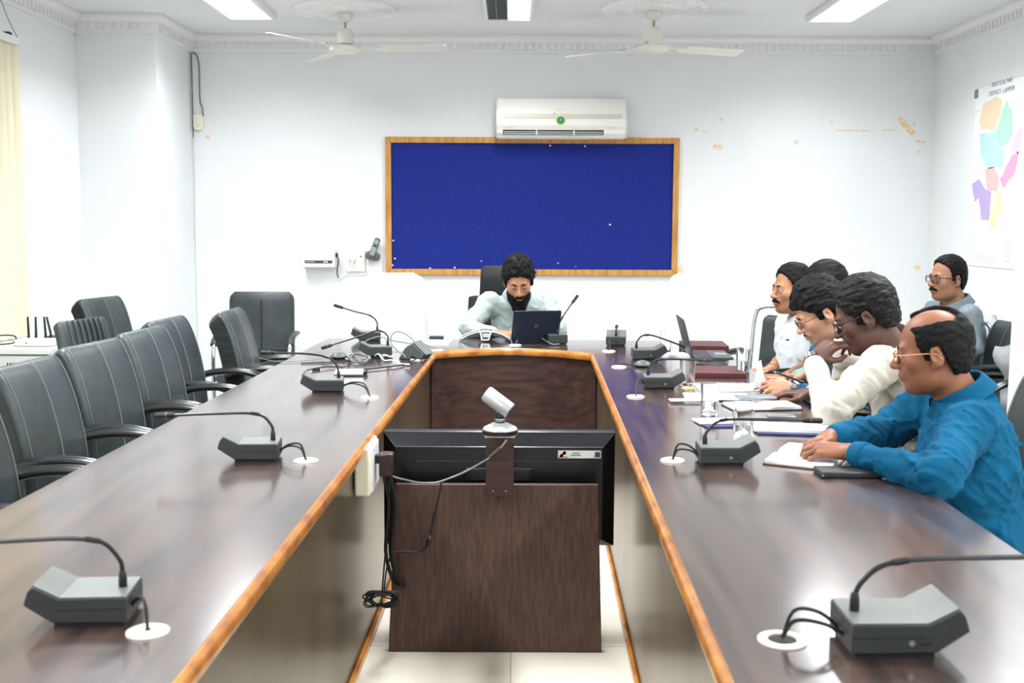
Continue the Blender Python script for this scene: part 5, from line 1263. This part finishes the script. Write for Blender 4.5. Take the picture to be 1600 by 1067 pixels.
for i, mm in ((0, RG), (2, RS)):
    a, b = d['tips']['R'][1][i][0], d['tips']['R'][1][i][1]; c = a*.45+b*.55; t_ = (b-a)/np.linalg.norm(b-a); R_ = frame(V(.3, .2, 1), t_)
    MB().lathe([(.0088, -.003), (.0102, -.003), (.0106, 0), (.0102, .003), (.0088, .003), (.0088, -.003)], 18, c=c-d['O'], R=R_).build('finger_ring', mm, d['root'])
# 7 man in grey by the right wall
n = ony(1494, 478, 6.24)
person('grey', 'man in black glasses and a grey shirt sitting by the right wall', (2.62, 6.26, .52), n, 192, (ony(1480, 434, 6.22), 196, 2, 0),
       {'R': off(n, .17, -.05, -.045), 'L': off(n, -.19, .0, -.045)}, {'R': ony(1455, 540, 6.4), 'L': ony(1520, 545, 5.98)}, {'R': V(2.2, 6.3, .70), 'L': V(2.25, 6.1, .70)},
       {'R': dict(dir=(-1, 0, 0), back=(0, 0, 1), curl=RELAX), 'L': dict(dir=(-1, 0, 0), back=(0, 0, 1), curl=RELAX)}, rgb(158, 112, 86), fabric('shirt_grey', rgb(126, 138, 143)),
       dict(t=.009, top=.006, amp=.003, freq=100, seed=7, cut=[(.3, .16), (.066, .098), (.054, .078), (.034, .056), (.026, .028), (.022, -.018), (.004, -.026), (.0, .014), (-.026, .022), (-.040, -.03), (-.054, -.068), (-.3, -.095), (-.3, -.5), (.3, -.5)]), h=.0046, moustache=1.6, fat=.006, belly=.03, sh_h=.010, stubble=(.72, .7, .7), neck_r=.06)
glasses('grey', M['black'], rim=.0024, hh=.017)
# ================================================================== THINGS ON THE TABLES
def slab(name, px, py, w_, d_, t_, ang, m, label, cat, group=None, z=TZ, bevel=0, dz=.0005):
    p = onz(px, py, z); o = MB().box((0, 0, t_/2), (w_, d_, t_)).build(name, m, loc=(p[0], p[1], z+dz), bevel=bevel); o.rotation_euler = (0, 0, math.radians(ang)); return tag(o, label, cat, group)
# laptops
def laptop(loc, ang, w_, d_, open_, shell, label, mark=True, deck=None):
    """hinge along local x at y=0; keyboard deck extends to +y (towards the user)"""
    t = empty('laptop', loc, math.radians(ang), label, 'laptop')
    deck_o = MB().prism([(x, y+d_/2) for x, y in rrect(w_, d_, .012, 4)], .003, .016).build('keyboard_deck', deck or shell, t, bevel=.002)
    k = MB()
    for r in range(5):
        for c in range(13): k.box((-w_*.42+c*w_*.84/12, d_*.16+r*d_*.075, .0168), (w_*.055, d_*.06, .0016))
    k.build('keyboard', M['black'], deck_o); MB().box((0, d_*.78, .0164), (w_*.3, d_*.3, .0008)).build('touchpad', M['steel'], deck_o)
    R = rotm('x', -math.radians(180-open_)+math.pi/2-math.pi/2) if False else rotm('x', math.radians(180-open_))
    # lid rises from the hinge, leaning away from the user
    a = math.radians(open_-90); Rl = np.stack([V(1, 0, 0), V(0, -math.sin(a), math.cos(a)), V(0, -math.cos(a), -math.sin(a))], 1)
    lid = MB().prism([(x, y+d_*.49) for x, y in rrect(w_, d_*.97, .010, 4)], .0, .007, R=Rl, c=(0, -.002, .017)).build('lid', shell, t, bevel=.0015)
    MB().box(V(0, -.002, .017)+Rl@V(0, d_*.49, -.0006), (w_-.016, d_*.97-.02, .0008), R=Rl).build('screen', M['black'], lid)
    if mark:
        c = V(0, -.002, .017)+Rl@V(0, d_*.49, .0074); MB().lathe([(.010, 0), (.012, 0), (.012, .0004), (.010, .0004), (.010, 0)], 20, c=c, R=Rl).build('lid_emblem', M['steel'], lid)
    return t
M['lap1'] = mat('laptop_navy', rgb(34, 44, 58), .35, metal=.3); M['lap2'] = mat('laptop_dark_grey', rgb(70, 72, 76), .45, metal=.4)
p = onz(842, 531, TZ); laptop((p[0]-.03, 6.27, TZ+.0005), 11, .28, .20, 114, M['lap1'], 'dark blue laptop with its lid facing the camera, in front of the bearded man')
p = onz(1085, 566, TZ); laptop((p[0]-.02, p[1]+.02, TZ+.026), -92, .31, .195, 105, M['lap2'], 'grey laptop seen from the side in front of the man in the white shirt', mark=False, deck=M['lap2'])
# conference phone
p = onz(758, 533, TZ); cp = empty('conference_phone', (p[0]+.005, p[1]+.05, TZ), 0, 'dark three-armed conference phone with silver edges near the bearded man', 'phone')
bb = MB(); q = MB()
ends = []
for ang, Lr in ((198, .16), (342, .16), (268, .10)):
    a = math.radians(ang); R_ = rotm('z', a); rg = []; e1 = []; e2 = []
    for u, hw, zt_ in ((0, .045, .058), (.035, .042, .057), (.07, .034, .052), (Lr*.75, .027, .036), (Lr, .022, .012)):
        zb = max(.004, zt_-.022) if u > .03 else .02
        rg.append([R_@V(u, y, z) for y, z in ((-hw, zb), (hw, zb), (hw*.9, zt_), (-hw*.9, zt_))]); e1.append(R_@V(u, hw*.92, zt_)); e2.append(R_@V(u, -hw*.92, zt_))
    bb.rings(rg); q.tube(e1, .0045, 6); q.tube(e2, .0045, 6); q.tube([e1[-1], e2[-1]], .0045, 6)
bb.build('body', mat('phone_dark', rgb(46, 52, 54), .35), cp, smooth=30); q.build('silver_edge', mat('phone_silver', rgb(214, 218, 220), .25, metal=.4), cp, smooth=60)
MB().lathe([(.001, .054), (.042, .054), (.040, .062), (.03, .066), (.001, .066)], 28).build('speaker_dome', mat('phone_grille', rgb(88, 96, 98), .5), cp)
MB().box((0, -.085, .036), (.036, .03, .004), R=rotm('x', .75)).build('keypad', mat('phone_pad', rgb(110, 116, 118), .4), cp)
MB().lathe([(.02, 0), (.02, .04)], 14, c=(0, 0, .001)).build('foot', M['black'], cp)
# round table microphones (pucks) with leads
def puck(px, py, label, lead):
    p = onz(px, py, TZ); t = empty('puck_microphone', p, 0, label, 'microphone', 'round puck microphones')
    MB().lathe([(.030, .0005), (.042, .006), (.043, .012), (.030, .026), (.012, .031), (.001, .031)], 28).build('body', mat('puck_grey', rgb(74, 82, 82), .4), t)
    MB().lathe([(.0432, .0065), (.0442, .009), (.0432, .0115)], 28).build('rim', M['black'], t)
    MB().lathe([(.001, .031), (.008, .0312), (.008, .0325), (.001, .033)], 14).build('button', M['silver'], t)
    MB().tube(spline(lead, 8), .0028, 6).build('lead', M['blackm'], t); return t
puck(529, 560, 'dark round puck microphone on the left table beside tangled cables', [(.04, 0, .008), (.08, -.02, .006), (.10, -.09, .004), (.03, -.15, .004), (-.06, -.2, .004), (-.15, -.22, .004)])
puck(1004, 573, 'dark round puck microphone on the right table by the grey laptop', [(-.04, .0, .008), (-.09, .03, .01), (-.13, .02, .006)])
# angled grey unit and tangled cables at the left end
p = onz(652, 561, TZ); t = empty('angled_desk_unit', p, math.radians(-25), 'small wedge-shaped grey unit standing at the end of the left table among cables', 'desk unit')
MB().prism([(-.085, .0), (-.02, .0), (-.005, .02), (.045, .0), (.065, .03), (.0, .085), (-.03, .072), (-.05, .055)], -.045, .045, R=Rxz).build('body', mat('unit_grey', rgb(66, 72, 72), .5), t, bevel=.004)
MB().box((.036, 0, .062), (.10, .084, .004), R=rotm('y', math.radians(40))).build('top_plate', M['grey_mic_lit'], t, bevel=.001)
def cable(name, pts, r, m, label, grp='loose cables on the left table'):
    P = [np.array(onz(x, y, TZ)) for x, y, _ in pts]; o = P[0].copy(); o[2] = TZ
    Q = [V(q[0]-o[0], q[1]-o[1], z+r+.0005) for q, (_, _, z) in zip(P, pts)]
    return tag(MB().tube(spline(Q, 8), r, 6).build(name, m, loc=o, smooth=60), label, 'cable', grp)
M['cgrey'] = mat('cable_mid_grey', rgb(120, 124, 124), .5); M['cwhite'] = mat('cable_white', rgb(212, 214, 212), .5)
def at3(px, py, Y): return np.array(ony(px, py, Y))
def cable3(name, pts, r, m, label, grp='loose cables on the left table'):
    P = [at3(*q) for q in pts]; o = P[0]; P = [V(q[0], q[1], max(q[2], TZ+r+.0005))-o for q in P]
    return tag(MB().tube(spline(P, 8), r, 6).build(name, m, loc=o, smooth=60), label, 'cable', grp)
cable3('loose_cable', [(644, 561, 5.52), (650, 545, 5.52), (646, 532, 5.52), (632, 521, 5.52), (620, 518, 5.52), (612, 524, 5.52), (611, 535, 5.52), (618, 545, 5.5), (630, 554, 5.48), (634, 558, 5.44)], .0036, M['cgrey'], 'tall grey cable loop standing behind the wedge-shaped grey unit')
o_ = []; 
for i in range(40):
    a = i*2*math.pi/9.0; o_.append((562+16*math.cos(a)*(1-.1*math.sin(i*.9)), 564+5.2*math.sin(a)+1.0*math.sin(i*1.7), .004+.004*(i % 5)))
cable('coiled_cable', o_, .003, M['cgrey'], 'coil of grey cable on the left table in front of a microphone')
o_ = [(604+9*math.cos(i*.75), 559+4*math.sin(i*.75)+.6*math.sin(i*2.2), .004+.006*(i % 4)) for i in range(22)]
cable('coiled_cable', o_, .0028, M['cwhite'], 'small pale cable coil beside the wedge-shaped grey unit')
cable('loose_cable', [(586, 559, .006), (592, 564, .03), (600, 568, .012), (612, 566, .006), (626, 571, .004), (640, 572, .004)], .004, M['cwhite'], 'thick white cable end between the two cable coils')
cable('loose_cable', [(532, 578, .004), (552, 581, .004), (585, 578, .004), (612, 575, .004), (634, 571, .004), (650, 563, .004), (653, 562, .004)], .0034, M['blackm'], 'long black cable from the white charger to the cable hole')
cable('loose_cable', [(472, 590, .004), (480, 582, .006), (500, 578, .008), (515, 576, .006), (540, 575, .004), (545, 568, .004), (535, 566, .004)], .003, M['blackm'], 'black cable curving left behind the third microphone')
cable('loose_cable', [(405, 561, .004), (430, 566.5, .004), (470, 566, .004), (505, 562, .004)], .002, M['cgrey'], 'thin grey cable lying along the outer edge of the left table')
cable('loose_cable', [(560, 545, .02), (590, 541, .05), (612, 541, .03), (640, 543, .02), (655, 541, .015), (682, 547, .004)], .0034, M['cgrey'], 'grey cable running behind the drooping microphone to the far cable hole')
# white charger, pens
p = onz(546, 586, TZ); t = empty('charger', (p[0], p[1], TZ), math.radians(3), 'white glossy charger brick with a black end on the left table', 'charger')
MB().box((0, 0, .014), (.13, .07, .022)).build('brick', M['whiteg'], t, bevel=.007)
MB().box((.005, -.012, .003), (.142, .075, .005)).build('black_base', M['black'], t, bevel=.001)
MB().box((.072, 0, .012), (.018, .05, .018)).build('plug_end', M['black'], t, bevel=.004)
slab('key_fob', 494, 579, .035, .016, .01, 20, M['black'], 'small black key fob left of the white charger', 'key fob')
# papers at the far left end
slab('paper_stack', 672, 535, .24, .15, .008, -4, M['paper'], 'stack of white paper at the far end, left of the conference phone', 'paper')
slab('phone_case', 682, 530.5, .085, .05, .02, 3, M['grey_side'], 'small dark case behind the paper stack at the far table edge', 'case', bevel=.003)
slab('note_card', 849, 534.5, .05, .03, .004, 10, M['paper'], 'small white card between laptop and upright microphone', 'card')
cable('loose_cable', [(800, 539, .004), (797, 533, .03), (793, 527, .05), (800, 525, .06)], .003, M['cgrey'], 'short cable rising from the cable hole beside the conference phone', 'loose cables at the head of the table')
cable('loose_cable', [(806, 538, .004), (815, 534, .04), (832, 532, .045), (850, 537, .02), (862, 540, .005), (874, 540, .005)], .0035, M['cgrey'], 'pair of grey cables looping from the cable hole to the upright microphone', 'loose cables at the head of the table')
# drinking glasses
def glass(px, py, h_, r, water, label):
    p = onz(px, py, TZ); t = empty('drinking_glass', (p[0], p[1]+r, TZ+.0005), 0, label, 'glass', 'clear drinking glasses on the right table')
    MB().lathe([(.001, 0), (r*.84, 0), (r*.88, .004), (r, h_), (r-.0018, h_), (r*.86-.001, .013), (.001, .012)], 32).build('tumbler', M['glass'], t, smooth=50)
    if water: MB().lathe([(.001, .0135), (r*.85-.0022, .0145), (r*(.86+.14*water)-.0040, h_*water), (.001, h_*water)], 32).build('water', mat('water', (1, 1, 1), .0, trans=1, ior=1.33), t, smooth=50)
    return t
glass(1076, 605, .115, .034, .0, 'clear drinking glass right of the second microphone, behind the papers')
glass(1163, 587, .118, .034, .55, 'glass of water by the hands of the man in the white shirt')
glass(1111, 652, .120, .034, .45, 'water glass standing in front of the white papers')
glass(1164, 698, .110, .034, .6, 'water glass just behind the microphone of the man in blue')
glass(1041, 548, .105, .033, .0, 'faint empty glass behind the fourth right-hand microphone')
# files, papers, notebooks
M['maroon'] = mat('maroon_cover', rgb(74, 26, 28), .5); M['navyc'] = mat('navy_cover', rgb(34, 40, 84), .5); M['phoneg'] = mat('phone_back_grey', rgb(120, 124, 128), .3, metal=.4)
slab('box_file', 1099, 549, .24, .26, .045, -3, M['maroon'], 'thick maroon file lying at the far right corner of the table', 'file', bevel=.003, z=TZ)
slab('folder', 1126, 590, .235, .26, .022, -2, M['maroon'], 'flat maroon folder under the grey laptop', 'folder', bevel=.002) .location.y += .12
slab('paper_stack', 1056, 556, .12, .10, .012, 14, M['paper'], 'small pile of papers behind the open side-facing laptop', 'paper')
slab('mobile_phone', 1112, 562, .15, .035, .010, 4, M['black'], 'black phone lying behind the grey laptop keyboard', 'phone', bevel=.003)
slab('pen', 1122, 556, .10, .009, .008, 10, mat('orange_pen', rgb(232, 130, 60), .4), 'orange pen by the maroon file', 'pen', bevel=.003)
o = MB().ball((0, 0, 0), (.06, .045, .04), n=20, m=12); o.v = [(x, y, max(z, 0)) for x, y, z in o.v]; p = onz(1120, 569, TZ); tag(o.build('folded_cloth', M['cloth'], loc=(p[0], p[1]+.02, TZ+.0005), smooth=60), 'small rounded white cloth behind the laptop keyboard', 'cloth')
PG = 'loose papers on the right table'
slab('paper_sheet', 1150, 606, .34, .20, .004, 2, M['paper'], 'broad white paper spread in front of the young man with glasses', 'paper', PG)
slab('paper_sheet', 1120, 622, .26, .16, .003, -6, M['paper'], 'white paper sheet under the water glass beside the second microphone', 'paper', PG, dz=.005)
slab('paper_sheet', 1080, 629, .17, .05, .003, 3, M['paper'], 'narrow white paper strip nearest the middle of the right table', 'paper', PG, dz=.009)
slab('sticky_note', 1076, 611, .05, .03, .005, 30, mat('yellow_note', rgb(236, 220, 90), .6), 'small yellow note beside the second microphone', 'note', dz=.01)
pts = lambda u, v: (.05*u+.015*math.sin(3*u)-.03*v*v, .10*(u-.5), .105*v*(1-.25*u))
p = onz(1186, 612, TZ); o = sheet('curled_paper', lambda u, v: (-.03+.075*u*(1-.55*v)+.02*v, .09*(u-.5)+.02*v, .008+.115*v), 8, 8, M['paper'], .001, loc=(p[0], p[1]+.02, TZ)); tag(o, 'white paper curling upright before the hands of the young man', 'paper')
def notebook(px, py, ang, w_, d_, label, cover, openn=True):
    p = onz(px, py, TZ); t = empty('notebook', (p[0], p[1], TZ+.0005), math.radians(ang), label, 'notebook')
    MB().box((0, 0, .002), (w_, d_, .004)).build('cover', cover, t, bevel=.0015)
    for s in (-1, 1):
        m = MB(); rg = []
        for i in range(9):
            u = i/8; x = s*(w_/2-.006)*u; z = .004+.012*math.sin(min(1, u*3.2)*math.pi/2)*(1-.35*u)
            rg.append([(x, -d_/2+.005, .0042), (x, d_/2-.005, .0042), (x, d_/2-.005, z+.001), (x, -d_/2+.005, z+.001)])
        m.rings(rg if s > 0 else [r[::-1] for r in rg]); m.build('pages', M['paper'], t, smooth=40)
    return t
notebook(1264, 716, 62, .30, .20, 'open notebook with blank pages under the hands of the man in blue', mat('tan_cover', rgb(120, 96, 72), .5))
notebook(1190, 637, 8, .27, .15, 'open white notebook under a grey phone beside the cream sleeve', mat('gold_cover', rgb(70, 58, 44), .5))
o = slab('mobile_phone', 1180, 630, .15, .075, .010, 6, M['phoneg'], 'grey phone lying on the open white notebook', 'phone', dz=.02, bevel=.004)
slab('paper_sheet', 1130, 660, .20, .10, .003, 8, M['paper'], 'white sheet pointing toward the middle of the table, left of the rear water glass', 'paper', PG, dz=.005)
slab('folder', 1140, 664, .20, .10, .004, 9, M['navyc'], 'thin navy folder under the pointed white sheet', 'folder')
slab('folder', 1243, 676, .26, .12, .005, -8, M['navyc'], 'thin navy folder under white paper near the capsule of the blue-shirted man\'s microphone', 'folder')
slab('paper_stack', 1240, 673, .27, .13, .010, -8, M['paper'], 'white paper stack on a navy folder before the folded hands', 'paper', dz=.006)
slab('mobile_phone', 1220, 659, .10, .065, .009, -8, M['phoneg'], 'grey phone lying on the papers between cream and blue men', 'phone', bevel=.003, dz=.017)
p = onz(1330, 746, TZ); t = empty('black_wallet_phone', (p[0], p[1]+.03, TZ+.0005), math.radians(1), 'black phone in a flip cover at the blue sleeve, table edge', 'phone')
MB().box((0, 0, .0085), (.172, .085, .017)).build('flip_cover', mat('flip_cover_black', rgb(34, 38, 40), .45), t, bevel=.004)
MB().lathe([(.003, 0), (.003, .002)], 10, c=(-.083, -.0425, .008), R=rotm('x', math.pi/2)).build('stud', M['steel'], t); MB().prism(rrect(.04, .02, .009, 4), .017, .0185, c=(.0, .02, 0)).build('clasp', M['black'], t)
# pens
def pen(a, b, r, m, label):
    a, b = np.array(a), np.array(b); d_ = (b-a)/np.linalg.norm(b-a); L_ = np.linalg.norm(b-a); t = empty('pen', a, 0, label, 'pen')
    MB().tube([d_*.012, d_*.016, d_*(L_-.004), d_*L_], [r*.7, r, r, r*.7], 10).build('barrel', m, t); MB().tube([d_*0, d_*.013], [.0008, r*.75], 8).build('tip', M['steel'], t); return t
pen(ony(1208, 580, 4.42), ony(1256, 598, 4.36), .0055, M['black'], 'black pen held by the young man in denim')
p0, p1 = onz(1252, 704, TZ+.018), onz(1296, 712, TZ+.018); pen(p0, p1, .0045, mat('purple_pen', rgb(84, 64, 160), .3), 'purple pen on the open notebook under folded hands')
# ------------------------------------------------------------------ cables at the screen stand
yv = 3.50
def c3(pts): return [np.array(ony(x, y, Y)) for x, y, Y in pts]
P = c3([(792, 687, 3.475), (782, 700, 3.47), (765, 715, 3.47), (745, 727, 3.49), (722, 739, 3.50), (700, 748, 3.50), (680, 754, 3.50), (655, 754, 3.50), (635, 750, 3.52), (616, 745, 3.53), (606, 735, 3.52)])
t = empty('camera_cable', P[0], 0, 'thin grey cable sagging from the camera base to the socket at left', 'cable')
MB().tube(spline([q-P[0] for q in P], 8), .0032, 6).build('cord', M['cgrey'], t, smooth=60); MB().tube([P[1]-P[0], P[2]-P[0]], .006, 8).build('ferrite', M['grey_side'], t)
P = c3([(690, 751, 3.50), (686, 775, 3.50), (680, 800, 3.51), (676, 820, 3.515), (671, 842, 3.51), (668, 852, 3.51), (655, 862, 3.51), (640, 862, 3.51), (625, 862, 3.51), (612, 868, 3.50), (604, 890, 3.48), (600, 925, 3.46)])
t = empty('adapter_cable', P[0], 0, 'dark cable with connectors hanging across the stand board', 'cable')
MB().tube(spline([q-P[0] for q in P], 8), .003, 6).build('cord', M['blackm'], t, smooth=60); MB().tube([P[2]-P[0], P[3]-P[0]], .0055, 8).build('inline_plug', M['black'], t); MB().tube([P[4]-P[0], P[5]-P[0]], .008, 8).build('connector', M['black'], t); MB().tube([P[4]-P[0]+V(0, 0, .012), P[4]-P[0]], .005, 8).build('connector_tip', M['steel'], t)
P = c3([(609, 750, 3.42), (606, 800, 3.42), (603, 850, 3.43), (599, 900, 3.44), (597, 928, 3.44)])
tag(MB().tube(spline([q-P[0] for q in P], 8), .0028, 6).build('hanging_cable', M['blackm'], loc=P[0], smooth=60), 'thin black cable hanging straight down from the power plug', 'cable')
c0 = np.array(ony(597, 934, 3.42)); rnd = random.Random(4); Q = []
for i in range(90):
    a = i*2*math.pi/10; k = 1+.25*math.sin(i*.37); Q.append(V(.046*k*math.cos(a)+rnd.uniform(-.003, .003), .008*math.sin(i*.9)-.012, .020*k*math.sin(a)+.012*math.cos(a)*math.sin(i*.21)+rnd.uniform(-.002, .002)))
t = empty('cable_bundle', c0, 0, 'tied bundle of black cable hanging low beside the stand', 'cable'); MB().tube(spline(Q, 3), .0026, 6).build('coil', M['blackm'], t, smooth=60); MB().tube([(0, -.012, -.016), (.002, -.022, 0), (0, -.012, .016), (-.002, .002, 0)], .004, 6, closed=True).build('tie', M['black'], t)
